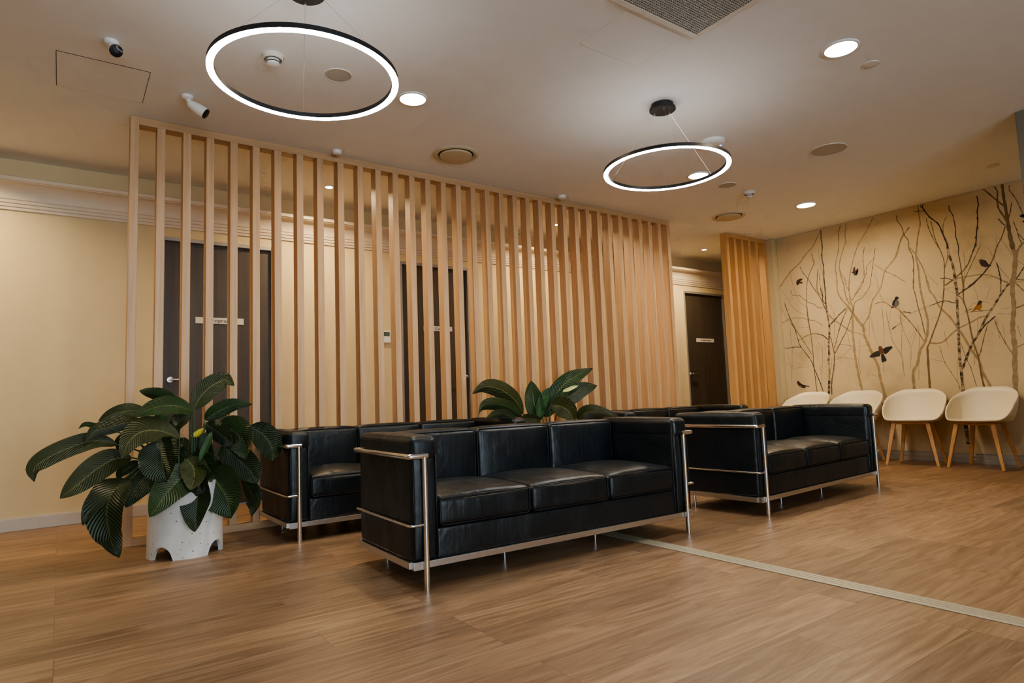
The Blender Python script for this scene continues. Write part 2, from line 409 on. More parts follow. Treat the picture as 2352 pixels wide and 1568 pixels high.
# doors
def door(n, a, c, hx, hdir, sign, text, tx):
    bm = B(); box(bm, (a + .024, YB + .030, .008), (c - .024, YB + .07, DH - .03), .002); o = struct('door_%d' % n, bm, 'door_veneer')
    bm = B()
    box(bm, (a - .004, YB - .004, 0), (a + .024, YB + .12, DH + .0), .003); box(bm, (c - .024, YB - .004, 0), (c + .004, YB + .12, DH), .003)
    box(bm, (a + .024, YB - .004, DH - .03), (c - .024, YB + .12, DH + .002), .002)
    f = obj('door_frame', bm, 'jamb_metal', o)
    bm = B(); lathe(bm, [(0, 0), (.026, 0), (.026, -.008), (.022, -.012), (.011, -.013), (.0105, -.05), (0, -.05)], 24)
    bmesh.ops.rotate(bm, verts=bm.verts, matrix=Matrix.Rotation(radians(-90), 3, 'X')); bmesh.ops.translate(bm, verts=bm.verts, vec=(hx, YB + .03, 1.06))
    for v_ in bm.verts: v_.co.y = YB + .03 - abs(v_.co.y - (YB + .03))
    tube(bm, fillet([(hx, YB - .006, 1.06), (hx, YB - .018, 1.06), (hx + hdir * .03, YB - .018, 1.06), (hx + hdir * .125, YB - .018, 1.06)], .015), .0095, 12)
    obj('door_handle', bm, 'steel', o, smooth=True)
    if sign:
        x0, x1, z0, z1 = sign
        s = thing('door_sign', text[1], 'sign', ((x0 + x1) / 2, YB + .03, (z0 + z1) / 2), group=None)
        bm = B(); box(bm, (-(x1 - x0) / 2, -.006, -(z1 - z0) / 2), ((x1 - x0) / 2, 0, (z1 - z0) / 2), .001); obj('sign_plate', bm, 'sign_white', s)
        if text[0]:
            cu = bpy.data.curves.new('lettering', 'FONT'); cu.body = text[0]; cu.size = text[2]; cu.align_x = tx; cu.align_y = 'CENTER'; cu.extrude = .0004
            tmp = bpy.data.objects.new('lettering', cu); COL.objects.link(tmp); bpy.context.view_layer.update()
            me = bpy.data.meshes.new_from_object(tmp.evaluated_get(bpy.context.evaluated_depsgraph_get())); me.materials.clear(); me.materials.append(MATS['ink'])
            bpy.data.objects.remove(tmp); t_ = bpy.data.objects.new('lettering', me); COL.objects.link(t_); t_.parent = s
            t_.rotation_euler = (radians(90), 0, 0); t_.location = (0 if tx == 'CENTER' else -(x1 - x0) / 2 + .012, -.0066, 0)
        else:
            bm = B()
            for a0, a1, hh in ((-.105, -.082, .016), (-.060, .008, .012), (.022, .030, .008), (.036, .118, .012)):
                k = a0
                while k < a1:
                    w = .006 + .004 * rnd.random(); box(bm, (k, -.0068, -hh / 2 - .004 * rnd.random()), (k + w, -.006, hh / 2)); k += w + .003
            obj('lettering', bm, 'ink', s)
door(1, *DOORS[0], .725, 1, (.909, 1.291, 1.533, 1.586), ('Chiropractor', 'white nameplate lettered Chiropractor on the brown door behind the potted plant', .048), 'CENTER')
door(2, *DOORS[1], 3.535, -1, (3.05, 3.388, 1.539, 1.590), ('Car', 'white nameplate lettered Car on the brown door behind the middle of the screen', .048), 'CENTER')
door(3, *DOORS[2], 7.255, 1, (7.424, 7.823, 1.517, 1.571), ('', 'small pale nameplate on the fully visible brown door right of the long screen', .03), 'CENTER')

# thermostat
t = thing('thermostat', 'small white wall thermostat with grey display seen between the battens', 'thermostat', (2.612, YB, 1.457))
bm = B(); box(bm, (-.045, -.022, -.06), (.045, 0, .06), .006); obj('housing', bm, 'white_plastic', t)
bm = B(); box(bm, (-.034, -.0235, .008), (.034, -.021, .05), .001); obj('display', bm, 'lcd', t)

# ------------------------------------------------------------------ slatted screens
def screen(name, label, xs_, ys, mat, railmat, w=.048, d=.09, botrail=True):
    x0, x1 = xs_[0], xs_[-1] + w
    t = thing(name, label, 'screen', (x0, ys, 0))
    bm = B(); box(bm, (w - .0, .0, CEIL - .052), (x1 - x0 - w, d, CEIL - .001), .0015); obj('top_rail', bm, railmat, t)
    bm = B(); box(bm, (w, .0, 0.0), (x1 - x0 - w, d, .046), .0015); obj('bottom_rail', bm, railmat, t)
    proto = None
    for i, x in enumerate(xs_):
        end = i in (0, len(xs_) - 1)
        if end or proto is None:
            bm = B(); box(bm, (0, .001, 0 if end else .046), (w, d - .001, CEIL - (.0008 if end else .052)), .0015)
            o = obj('end_post' if end else 'batten', bm, mat, t)
            if not end: proto = o
        else:
            o = proto.copy(); COL.objects.link(o); o.parent = t
        o.location = (x - x0, 0, 0)
screen('slatted_screen', 'long pale oak slatted screen from floor to ceiling behind the sofas', [0.326, 0.476, 0.629, 0.770, 0.921, 1.067, 1.215, 1.373, 1.523, 1.682, 1.840, 1.988, 2.135, 2.283, 2.429, 2.577, 2.723, 2.873, 3.021, 3.171, 3.320, 3.467, 3.615, 3.766, 3.914, 4.063, 4.214, 4.365, 4.512, 4.662, 4.812, 4.962, 5.113, 5.265, 5.409], YS, 'oak', 'oak_rail')
screen('slatted_screen', 'short honey oak slatted screen beside the mural wall', [6.470, 6.617, 6.764, 6.911, 7.058, 7.247], YS, 'oak_warm', 'oak_warm')

# ------------------------------------------------------------------ sofas
def piping_loop(pts, r=.0035): 
    bm = B(); tube(bm, pts, r, 6, closed=True); return bm
def rect_xz(x0, x1, z0, z1, y, r=.018):
    out = []
    for cx, cz, a0 in ((x1 - r, z1 - r, 0), (x0 + r, z1 - r, 90), (x0 + r, z0 + r, 180), (x1 - r, z0 + r, 270)):
        for k in range(5):
            a = radians(a0 + 90 * k / 4); out.append((cx + r * cos(a), y, cz + r * sin(a)))
    return out
def make_sofa():
    t = thing('leather_sofa', 'sofa', 'sofa', group='black leather sofas in the waiting area')
    LX, AX, DY = .885, .760, .315
    # chrome base frame
    bm = B()
    for s in (-1, 1):
        box(bm, (-LX, s * DY - .012, .091), (LX, s * DY + .012, .120), .002); box(bm, (s * LX - .012, -DY + .012, .091), (s * LX + .012, DY - .012, .120), .002)
        for q in (-1, 1): box(bm, (s * (LX - .026) - .027, q * DY - .016, .088), (s * (LX - .026) + .027, q * DY + .016, .123), .002)
    obj('base_frame', bm, 'steel', t)
    bm = B(); cushion(bm, (-AX - .002, -DY + .004, .118), (AX + .002, DY - .01, .252), .010, (0, 0, .004, 0, 0, 0)); obj('base_panel', bm, 'leather', t, smooth='s')
    w = 2 * AX / 3
    for i in range(3):
        x0 = -AX + w * i; x1 = x0 + w
        bm = B(); cushion(bm, (x0 + .002, -DY - .004, .250), (x1 - .002, .215, .382), .026, (.002, .002, .010, 0, 0, .034)); c = obj('seat_cushion', bm, 'leather', t, smooth='s')
        bm = B(); tube(bm, rect_xz(x0 + .010, x1 - .010, .259, .377, -DY - .004, .02), .0036, 6, True); obj('piping', bm, 'piping', c, smooth='s')
        bm = B(); cushion(bm, (x0 + .002, .190, .255), (x1 - .002, DY + .004, .648), .024, (.002, .002, .020, .012, 0, .012)); c = obj('back_cushion', bm, 'leather', t, smooth='s')
        bm = B(); tube(bm, rect_xz(x0 + .008, x1 - .008, .33, .644, .196, .022), .0036, 6, True); obj('piping', bm, 'piping', c, smooth='s')
    for s in (-1, 1):
        a, c_ = sorted((s * AX, s * LX))
        bm = B(); cushion(bm, (a, -DY, .120), (c_, DY, .600), .020, (.004, .004, .010, .006, 0, 0))
        cushion(bm, (a - .0005, -DY - .004, .545), (c_ + .0005, DY + .002, .656), .026, (.004, .004, .010, .004, 0, .009))
        ar = obj('arm_cushion', bm, 'leather', t, smooth='s')
        bm = B()
        for x in (a + .008, c_ - .008): tube(bm, [(x, -DY - .003, .13), (x, -DY - .006, .36), (x, -DY - .004, .57)], .0036, 6)
        tube(bm, [(x, y,   .632 + z) for x, y, z in ((a + .004, DY - .03, 0), (a - .001, 0, .004), (a + .004, -DY + .02, 0), ((a + c_) / 2, -DY - .012, -.002), (c_ - .004, -DY + .02, 0), (c_ + .001, 0, .004), (c_ - .004, DY - .03, 0))], .003, 6)
        obj('piping', bm, 'piping', ar, smooth='s')
        R_ = .0125; YL = -.337; xl = s * .83; xo = s * .902
        bm = B(); tube(bm, [(xl, YL, 0.004), (xl, YL, .574)], R_, 16); lathe(bm, [(0, .0), (.0115, 0), (.0115, .006)], 16, (xl, YL, 0)); obj('leg', bm, 'chrome', t, smooth=True)
        bm = B(); tube(bm, [(s * .76, .27, 0.0), (s * .76, .27, .10)], R_, 16); obj('leg', bm, 'chrome', t, smooth=True)
        bm = B(); tube(bm, fillet([(xl, YL, .278), (xo, YL, .278), (xo, DY - .01, .278)], .018), .0062, 10); obj('side_rail', bm, 'chrome', t, smooth=True)
        for q in (-.13, .13):
            bm = B(); tube(bm, [(s * .30, q, 0), (s * .30, q, .12)], .0095, 14); obj('foot', bm, 'chrome', t, smooth=True)
    bm = B(); Z = .572; YR = DY + .010
    tube(bm, fillet([(-.815, -.337, Z), (-.902, -.337, Z), (-.902, YR, Z), (.902, YR, Z), (.902, -.337, Z), (.815, -.337, Z)], .010, 4), .0125, 16)
    obj('top_rail', bm, 'chrome', t, smooth=True)
    return t
sofa0 = make_sofa()
SOFAS = [((2.142, 2.824), -1.69, 'black leather three-seat sofa with chrome tubes nearest the camera on the open floor'),
         ((4.507, 2.8055), 3.08, 'black leather three-seat sofa in front of the white chairs and mural'),
         ((2.002, 4.207), 0., 'black leather three-seat sofa against the screen beside the large potted plant'),
         ((4.83, 4.207), 0., 'black leather three-seat sofa against the screen right of the smaller plant, mostly hidden')]
for i, ((x, y), a, lab) in enumerate(SOFAS):
    o = sofa0 if i == 0 else copy_tree(sofa0)
    o.location = (x, y, 0); o.rotation_euler = (0, 0, radians(a)); o['label'] = lab

# ------------------------------------------------------------------ white shell chairs
def sstep(a, b, x):
    t = max(0., min(1., (x - a) / (b - a))); return t * t * (3 - 2 * t)
def make_chair():
    t = thing('shell_chair', 'chair', 'chair', group='white shell chairs along the mural')
    bm = B(); NP, NT = 64, 22; ctr = bm.verts.new((0, 0, .430)); rings = []
    for j in range(1, NT + 1):
        tt = j / NT; ring = []
        for i in range(NP):
            ph = 2 * pi * i / NP; a = abs((ph + pi) % (2 * pi) - pi)      # 0 front, pi back
            dx, dy = sin(ph), -cos(ph)
            bx = .272; by = .245 if dy < 0 else .235; n_ = 2.25 if dy < 0 else 2.7
            R = (abs(dx / bx) ** n_ + abs(dy / by) ** n_) ** (-1 / n_)
            h = .014 + .200 * sstep(radians(46), radians(112), a) + .100 * sstep(radians(92), radians(155), a)
            if tt < .58: rho = R * .80 * tt / .58; z = .438 - .010 * (1 - (tt / .58) ** 2)
            else:
                s = (tt - .58) / .42; rho = R * (.80 + .20 * sin(s * pi / 2)); z = .438 + h * s ** 1.5
            y = dy * rho
            if dy > 0: y += .035 * (max(0, z - .5) / .25)
            ring.append(bm.verts.new((dx * rho, y, z)))
        rings.append(ring)
    for i in range(NP): bm.faces.new((ctr, rings[0][i], rings[0][(i + 1) % NP]))
    for j in range(NT - 1):
        for i in range(NP): bm.faces.new((rings[j][i], rings[j + 1][i], rings[j + 1][(i + 1) % NP], rings[j][(i + 1) % NP]))
    o = obj('shell', bm, 'shell_white', t, smooth='s')
    md = o.modifiers.new('thick', 'SOLIDIFY'); md.thickness = .012; md.offset = 0
    L = dict(fl=((-.150, -.150), (-.225, -.215)), fr=((.150, -.150), (.225, -.215)), bl=((-.125, .120), (-.200, .185)), br=((.125, .120), (.200, .185)))
    for k, (a, c) in L.items():
        bm = B(); bar(bm, (a[0], a[1], .408), (c[0], c[1], 0), .040, .026, .026, .018, up=(0, 1, 0), bev=.004); obj('leg', bm, 'chair_oak', t)
    for y, xx in ((-.150, .150), (.120, .125)):
        bm = B(); tube(bm, fillet([(-xx, y, .395), (-xx, y, .418), (xx, y, .418), (xx, y, .395)], .015), .014, 8); obj('leg_brace', bm, 'chair_oak', t, smooth=True)
    bm = B(); bar(bm, (0, -.15, .418), (0, .12, .418), .05, .02, bev=.003); obj('seat_support', bm, 'black_metal', t)
    return t
chair0 = make_chair()
CH = [((7.075, 4.115), 6., 'white shell chair at the end of the row nearest the short oak screen'),
      ((7.075, 3.530), 2., 'white shell chair second from the short oak screen, half hidden by the sofa'),
      ((7.085, 2.920), -8., 'white shell chair with oak legs just right of the sofa end'),
      ((7.095, 2.345), 4., 'white shell chair with oak legs at the far right of the row')]
for i, ((x, y), a, lab) in enumerate(CH):
    o = chair0 if i == 0 else copy_tree(chair0)
    o.location = (x, y, 0); o.rotation_euler = (0, 0, radians(-90 - a)); o['label'] = lab

# ------------------------------------------------------------------ ring pendants
def make_ring():
    t = thing('ring_pendant', 'ring', 'pendant lamp', group='ring pendants')
    Ro, Ri, z0, z1 = .404, .376, 2.250, 2.275
    bm = B(); lathe(bm, [(Ro, z0 + .003), (Ro, z1), (Ri, z1), (Ri, z0 + .003)], 128, (0, 0, 0)); obj('ring_housing', bm, 'black_metal', t, smooth=True)
    bm = B(); lathe(bm, [(Ro - .0005, z0 + .006), (Ro - .0005, z0), (Ri + .0005, z0), (Ri + .0005, z0 + .006)], 128, (0, 0, 0)); tag(obj('diffuser', bm, 'ring_glow', t, smooth=True), 'white glowing diffuser')
    bm = B(); lathe(bm, [(Ro - .004, z1 + .0012), (Ri + .004, z1 + .0012)], 96); obj('added_uplight', bm, 'added_up_glow', t)  # unseen emitter added on the ring top to brighten the ceiling
    bm = B(); lathe(bm, [(0, CEIL - .045), (.080, CEIL - .045), (.085, CEIL - .041), (.085, CEIL - .028), (.072, CEIL - .024), (.072, CEIL - .001)], 48); obj('canopy', bm, 'black_metal', t, smooth=True, angle=30)
    for k in range(3):
        a = radians(75 + 120 * k)
        bm = B(); tube(bm, [(.055 * cos(a), .055 * sin(a), CEIL - .046), (.385 * cos(a), .385 * sin(a), z1)], .0008, 6); lathe(bm, [(0, -.012), (.005, -.012), (.005, 0)], 10, (.055 * cos(a), .055 * sin(a), CEIL - .045))
        obj('suspension_cable', bm, 'steel', t)
    return t
ring0 = make_ring()
for i, ((x, y), lab) in enumerate([((.862, 2.706), 'black ring pendant with white glow hanging above the left end of the nearest sofa'), ((3.190, 2.660), 'black glowing ring pendant whose round black canopy shows in full')]):
    o = ring0 if i == 0 else copy_tree(ring0)
    o.location = (x, y, 0); o['label'] = lab
    if i == 1: o.rotation_euler = (0, 0, radians(35))

# ------------------------------------------------------------------ ceiling fittings
def area(name, loc, size, power, col, shape='DISK', rot=(0, 0, 0), sizey=None, spread=180):
    l = bpy.data.lights.new(name, 'AREA'); l.shape = shape; l.size = size; l.energy = power; l.color = col; l.spread = radians(spread)
    if sizey: l.size_y = sizey
    o = bpy.data.objects.new(name, l); COL.objects.link(o); o.location = loc; o.rotation_euler = rot
    return o
WARM = (1.0, .80, .54)
def downlight(x, y, r, label, power, group, name='downlight', glow='lamp_glow', spread=172, col=None):
    t = thing(name, label, 'downlight', (x, y, CEIL), group=group)
    bm = B(); lathe(bm, [(r, 0), (r, -.006), (r - .004, -.009), (r - .012, -.009), (r - .014, -.004)], 40); obj('trim_ring', bm, 'white_plastic', t, smooth=True)
    bm = B(); lathe(bm, [(r - .0135, -.002), (r - .0135, -.0045), (r * .5, -.0055), (0, -.006)], 40); obj('lens', bm, glow, t, smooth=True)
    area('lamp', (x, y, CEIL - .012), 2 * r * .8, power, col or WARM, spread=spread)
PD = 10.0
downlight(3.528, 1.656, .095, 'round glowing downlight closest to the return-air grille', PD, 'round downlights over the waiting area')
downlight(1.756, 3.427, .092, 'round glowing downlight just right of the ring above the potted plant', PD, 'round downlights over the waiting area')
downlight(4.523, 3.418, .095, 'round glowing downlight seen through the ring with the full canopy', PD, 'round downlights over the waiting area')
downlight(6.271, 3.427, .100, 'round glowing downlight nearest the mural', PD * 1.5, 'round downlights over the waiting area')
PS = 12.
area('corridor_lamp', (-.70, 5.255, CEIL - .012), .08, PS * 1.0, (1.0, .76, .46), spread=140)
for x, lab in ((1.864, 'small bright spotlight above the corridor behind the left half of the screen'), (4.406, 'small bright spotlight peeping through the closely spaced right half of the screen'), (6.975, 'small bright spotlight in the corridor between the two slatted screens')):
    downlight(x, 5.255, .045, lab, PS, 'corridor spotlights', 'spotlight', 'spot_glow', 150, (1.0, .76, .46))

def disc(name, label, cat, x, y, r, mat, h=.004, group=None, rim=None):
    t = thing(name, label, cat, (x, y, CEIL), group=group)
    bm = B(); lathe(bm, [(r - .006, -h * .6), (r * .5, -h), (0, -h)], 40); obj('grille_cloth' if rim else 'cover_plate', bm, mat, t, smooth=True)
    if rim:
        bm = B(); lathe(bm, [(r, 0), (r, -h), (r - .004, -h - .002), (r - .0065, -h)], 40); obj('rim', bm, rim, t, smooth=True)
    else:
        bm = B(); lathe(bm, [(r, 0), (r, -h * .6), (r - .006, -h * .6 - .0005)], 40); obj('edge_ring', bm, mat, t, smooth=True)
SG = 'round ceiling speakers'
disc('ceiling_speaker', 'round grey ceiling speaker seen inside the ring above the potted plant', 'speaker', 1.264, 3.39, .078, 'speaker_cloth', group=SG, rim='cream_plastic')
disc('ceiling_speaker', 'large round grey ceiling speaker between the brightest downlight and the mural downlight', 'speaker', 4.969, 2.494, .135, 'speaker_cloth', group=SG, rim='cream_plastic')
disc('ceiling_speaker', 'small round grey ceiling speaker just right of the downlight inside the ring', 'speaker', 4.985, 3.457, .082, 'speaker_cloth', group=SG, rim='cream_plastic')
CG = 'round sprinkler cover plates'
disc('sprinkler_cover', 'small flat round sprinkler cover beside the downlight nearest the grille', 'sprinkler', 3.864, 1.651, .044, 'cream_plastic', .008, CG)
disc('sprinkler_cover', 'small flat round sprinkler cover on the ceiling near the mural top right', 'sprinkler', 6.664, 1.924, .048, 'cream_plastic', .010, CG)
disc('sprinkler_cover', 'small flat round sprinkler cover at the head of the short oak screen', 'sprinkler', 6.753, 4.45, .045, 'cream_plastic', .012, CG)

def vent(x, y, r, label):
    t = thing('air_diffuser', label, 'air vent', (x, y, CEIL), group='round ceiling air diffusers')
    bm = B(); lathe(bm, [(r, 0), (r, -.004), (r * .93, -.012), (r * .86, -.013), (r * .80, -.006), (r * .76, -.001)], 56); obj('outer_cone', bm, 'vent_plastic', t, smooth=True)
    bm = B(); lathe(bm, [(r * .765, -.0012), (r * .4, -.0016), (0, -.0016)], 48); obj('throat', bm, 'gap_dark', t, smooth=True)
    bm = B(); lathe(bm, [(r * .705, -.004), (r * .715, -.012), (r * .70, -.018), (r * .4, -.024), (0, -.026)], 48); obj('centre_disc', bm, 'vent_plastic', t, smooth=True)
vent(2.450, 4.081, .176, 'round air diffuser above the middle of the long screen')
vent(5.895, 4.093, .178, 'round air diffuser near the short oak screen')

def smoke(x, y, label, r=.052):
    t = thing('smoke_detector', label, 'smoke detector', (x, y, CEIL), group='smoke detectors')
    bm = B(); lathe(bm, [(r * 1.12, 0), (r * 1.12, -.006), (r, -.012), (r, -.022), (r * .9, -.026)], 36); obj('base', bm, 'cream_plastic', t, smooth=True)
    bm = B(); lathe(bm, [(r * .62, -.024), (r * .62, -.034), (r * .58, -.034), (r * .58, -.040), (r * .62, -.041), (r * .60, -.050), (r * .35, -.055), (0, -.056)], 32); obj('sensor_dome', bm, 'white_plastic', t, smooth=True, angle=30)
    bm = B(); lathe(bm, [(r * .585, -.034), (r * .585, -.040)], 32); obj('inlet_slot', bm, 'gap_dark', t)
smoke(.896, 3.377, 'white smoke detector seen inside the ring above the potted plant')
smoke(5.353, 3.478, 'white smoke detector between the small speaker and the mural downlight')
def sensor(name, label, cat, x, y, r, h, led=False):
    t = thing(name, label, cat, (x, y, CEIL))
    bm = B(); lathe(bm, [(r, 0), (r, -h * .45), (r * .9, -h * .8), (r * .6, -h), (0, -h)], 36); obj('housing', bm, 'white_plastic', t, smooth=True)
    bm = B(); lathe(bm, [(r * 1.02, 0), (r * 1.02, -h * .12), (r, -h * .13)], 36); obj('base_ring', bm, 'cream_plastic', t, smooth=True)
    if led:
        bm = B(); lathe(bm, [(.008, 0), (.008, -.003), (0, -.004)], 12, (r * .55, -r * .35, -h * .93)); obj('status_light', bm, 'blue_led', t)
sensor('motion_sensor', 'small white round sensor on the ceiling above the left third of the long screen', 'sensor', 1.645, 4.46, .034, .030)
sensor('motion_sensor', 'small white round sensor on the ceiling above the right third of the long screen', 'sensor', 3.827, 4.455, .040, .030)
sensor('wireless_router', 'white disc-shaped wireless access point partly behind the ring with the full canopy', 'router', 4.004, 2.88, .095, .032, True)

# return-air grille
t = thing('return_air_grille', 'square grey mesh return-air grille at the top of the ceiling view', 'air vent', (2.415, 1.715, CEIL))
S = .315; I = .285
bm = B()
for s in (-1, 1):
    box(bm, (-S, s * (S + I) / 2 - .0155, -.010), (S, s * (S + I) / 2 + .0155, 0), .002); box(bm, (s * (S + I) / 2 - .0155, -I, -.010), (s * (S + I) / 2 + .0155, I, 0), .002)
obj('frame', bm, 'cream_plastic', t)
bm = B(); n = 40
for k in range(1, n):
    p = -I + 2 * I * k / n
    box(bm, (-I, p - .0030, -.009), (I, p + .0030, -.001)); box(bm, (p - .0030, -I, -.0088), (p + .0030, I, -.0012))
obj('mesh_core', bm, 'lattice_metal', t)
bm = B(); box(bm, (-I, -I, -.0008), (I, I, 0)); obj('backing', bm, 'filter_grey', t)

# access hatches: flush panels with shadow gaps
def hatch(x0, x1, y0, y1, label, dark, faint):
    t = thing('access_hatch', label, 'hatch', ((x0 + x1) / 2, (y0 + y1) / 2, CEIL)); a, b_ = (x1 - x0) / 2, (y1 - y0) / 2
    bm = B(); box(bm, (-a, -b_, -.0012), (a, b_, 0)); obj('hatch_panel', bm, 'ceiling_paint', t)
    g = .0028
    for k, (p, q) in enumerate((((-a - g, -b_ - g), (a + g, -b_)), ((-a - g, -b_), (-a, b_)), ((a, -b_), (a + g, b_)), ((-a - g, b_), (a + g, b_ + g)))):
        bm = B(); box(bm, (p[0], p[1], -.0014), (q[0], q[1], 0)); obj('shadow_gap', bm, 'gap_dark' if k in dark else 'seam_grey', t)
hatch(-.057, .369, 3.905, 4.333, 'flush square ceiling access hatch beside the two security cameras', (0, 1, 2), (3,))
hatch(2.243, 2.668, 2.06, 2.402, 'flush ceiling access hatch next to the return-air grille, only faintly outlined', (), ())

# security cameras
def seccam(x, y, label, aim, arm, body, br, dome=False):
    t = thing('security_camera', label, 'camera', (x, y, CEIL), group='white security cameras on the ceiling')
    bm = B(); lathe(bm, [(.034, 0), (.034, -.010), (.028, -.018), (.016, -.022), (0, -.022)], 28); obj('mount_base', bm, 'white_plastic', t, smooth=True)
    aim = Vector(aim).normalized(); a0 = Vector((0, 0, -.018)); a1 = Vector(arm)
    bm = B(); tube(bm, [a0, (a0 + a1) / 2, a1], .015, 16); bmesh.ops.create_uvsphere(bm, u_segments=20, v_segments=12, radius=.023, matrix=Matrix.Translation(a1)); obj('joint', bm, 'white_plastic', t, smooth='s')
    q = Vector((0, 0, 1)).rotation_difference(aim).to_matrix().to_4x4(); q.translation = a1
    bm = B(); lathe(bm, [(0, -.02), (br * .62, -.012), (br * .82, .01), (br * .96, .04), (br, body * .6), (br, body - .01), (br * .96, body)], 32); bmesh.ops.transform(bm, matrix=q, verts=bm.verts); obj('camera_body', bm, 'white_plastic', t, smooth=True)
    bm = B(); lathe(bm, [(br * .955, body - .002), (br * .93, body + .004), (br * .5, body + .006), (0, body + .006)], 32); bmesh.ops.transform(bm, matrix=q, verts=bm.verts); tag(obj('lens_face', bm, 'black_gloss', t, smooth=True), 'black lens face')
    bm = B(); lathe(bm, [(.012, body + .006), (.012, body + .009), (.009, body + .010), (0, body + .008)], 20); bmesh.ops.transform(bm, matrix=q, verts=bm.verts); obj('lens', bm, 'black_metal', t, smooth=True)
seccam(0.172, 3.662, 'white security camera with a round black lens face, the one above the ceiling hatch', (0.114, -0.928, -0.533), (.012, -.012, -.048), .055, .032)
seccam(0.585, 4.100, 'white bullet security camera on a jointed arm just above the left end of the screen', (0.683, -0.286, -0.494), (.022, -.01, -.052), .095, .034)

# ------------------------------------------------------------------ potted plants
def pot(parent):
    r, h, seg = .192, .415, 96
    bm = B(); oo, ii = [], []
    def zb(a):
        d = (math.degrees(a) + 45) % 90 - 45      # feet centred on 0, 90, 180, 270
        d = abs(d)
        if d < 27.5: return 0.
        return .072 * sqrt(max(0., 1 - ((45 - d) / 17.5) ** 2))
    for prof_r, st in ((r, oo), (r - .018, ii)):
        for k in range(seg):
            a = 2 * pi * k / seg; z0 = zb(a); col = []
            for j in range(9):
                t_ = j / 8; z = z0 + (h - .006 - z0) * t_; rr_ = prof_r * (1 + .02 * (1 - t_) ** 3)
                col.append(bm.verts.new((rr_ * cos(a), rr_ * sin(a), z)))
            st.append(col)
    for k in range(seg):
        A, C, D, E_ = oo[k], oo[(k + 1) % seg], ii[k], ii[(k + 1) % seg]
        for j in range(8):
            bm.faces.new((A[j], C[j], C[j + 1], A[j + 1])); bm.faces.new((D[j], D[j + 1], E_[j + 1], E_[j]))
        bm.faces.new((A[0], D[0], E_[0], C[0])); bm.faces.new((A[8], C[8], E_[8], D[8]))
    obj('pot', bm, 'terrazzo', parent, smooth=True, angle=35)
    bm = B(); lathe(bm, [(r - .0185, .372), (.1, .382), (0, .388)], 40); obj('soil', bm, 'soil', parent, smooth=True)
    bm = B(); lathe(bm, [(0, .078), (r - .019, .078), (r - .019, .085)], 40); obj('pot_floor', bm, 'terrazzo', parent)
def catmull(P, n):
    P = [Vector(p) for p in P]; Q = [P[0] * 2 - P[1]] + P + [P[-1] * 2 - P[-2]]; out = []
    m_ = len(P) - 1
    for s in range(n + 1):
        u = s / n * m_; i = min(int(u), m_ - 1); t_ = u - i
        a, b_, c, d = Q[i], Q[i + 1], Q[i + 2], Q[i + 3]
        out.append(.5 * ((2 * b_) + (c - a) * t_ + (2 * a - 5 * b_ + 4 * c - d) * t_ ** 2 + (3 * b_ - a - 3 * c + d) * t_ ** 3))
    return out
def leaf(parent, o, P, side, hw, mat, seed, name='leaf', shape=0):
    rg = random.Random(seed); o = Vector(o)
    n, m_ = 22, 10; S_ = catmull([Vector(p) - o for p in P], n); sd = Vector(side).normalized()
    bm = B(); uv = bm.loops.layers.uv.new('UVMap'); rows = []; ph = rg.random() * 6.28; fold = .16 + .10 * rg.random()
    for i, p in enumerate(S_):
        t_ = i / n; d = (S_[min(n, i + 1)] - S_[max(0, i - 1)]).normalized()
        s = (sd - d * sd.dot(d)).normalized(); nn = s.cross(d)
        if nn.z < 0: nn = -nn
        if shape == 1: w = hw * (sin(pi * min(1, t_ ** .75)) ** .6) * 1.02
        else: w = hw * ((t_ + .004) ** .55 * max(0., 1 - t_) ** .80) / .405
        w = max(w, .0012); row = []
        for j in range(m_ + 1):
            v_ = j / m_ * 2 - 1
            q = p + s * w * v_ + nn * (fold * w * (abs(v_) ** 1.3) - .06 * w) + nn * (.035 * hw * sin(ph + t_ * 13 + 2.2 * v_) * abs(v_))
            row.append((bm.verts.new(q), t_, v_))
        rows.append(row)
    for i in range(n):
        for j in range(m_):
            qd = (rows[i][j], rows[i + 1][j], rows[i + 1][j + 1], rows[i][j + 1])
            f = bm.faces.new([x[0] for x in qd])
            for l, x in zip(f.loops, qd): l[uv].uv = (x[1], x[2] * .5 + .5)
    lo = obj(name, bm, mat, parent, smooth='keep')
    return lo
def petiole(lf, o, base, foot, r=.006):
    o = Vector(o); b_ = Vector(base) - o; f = Vector(foot) - o
    mid = f.lerp(b_, .55) + Vector((0, 0, .10 * (b_ - f).length + .02)); 
    if b_.z < f.z + .1: mid.z = max(mid.z, f.z + .14)
    bm = B(); tube(bm, catmull([f, f.lerp(mid, .5) + Vector((0, 0, .03)), mid, b_], 14), r * 1.15, 8, r1=r * .55); obj('petiole', bm, 'leaf_stem', lf, smooth='s')
def plant(name, label, o, leaves, seed):
    t = thing(name, label, 'potted plant', o); pot(t); rg = random.Random(seed)
    for k, (mat, hw, side, P, kind) in enumerate(leaves):
        nm = {'F': 'flower', 'Y': 'flower'}.get(kind, 'leaf')
        lf = leaf(t, o, P, side, hw, mat, seed * 100 + k, nm, 0)
        a = rg.random() * 6.28; rr_ = .02 + .07 * rg.random(); dx = P[0][0] - o[0]; dy = P[0][1] - o[1]; l_ = sqrt(dx * dx + dy * dy) + 1e-6
        foot = (o[0] + dx / l_ * min(.09, l_) * .8 + .02 * cos(a), o[1] + dy / l_ * min(.09, l_) * .8 + .02 * sin(a), .393)
        petiole(lf, o, P[0], foot)
        if kind == 'B': tag(lf, 'bright green leaf')
        if kind in 'FY': tag(lf, 'pale yellow-green bract')
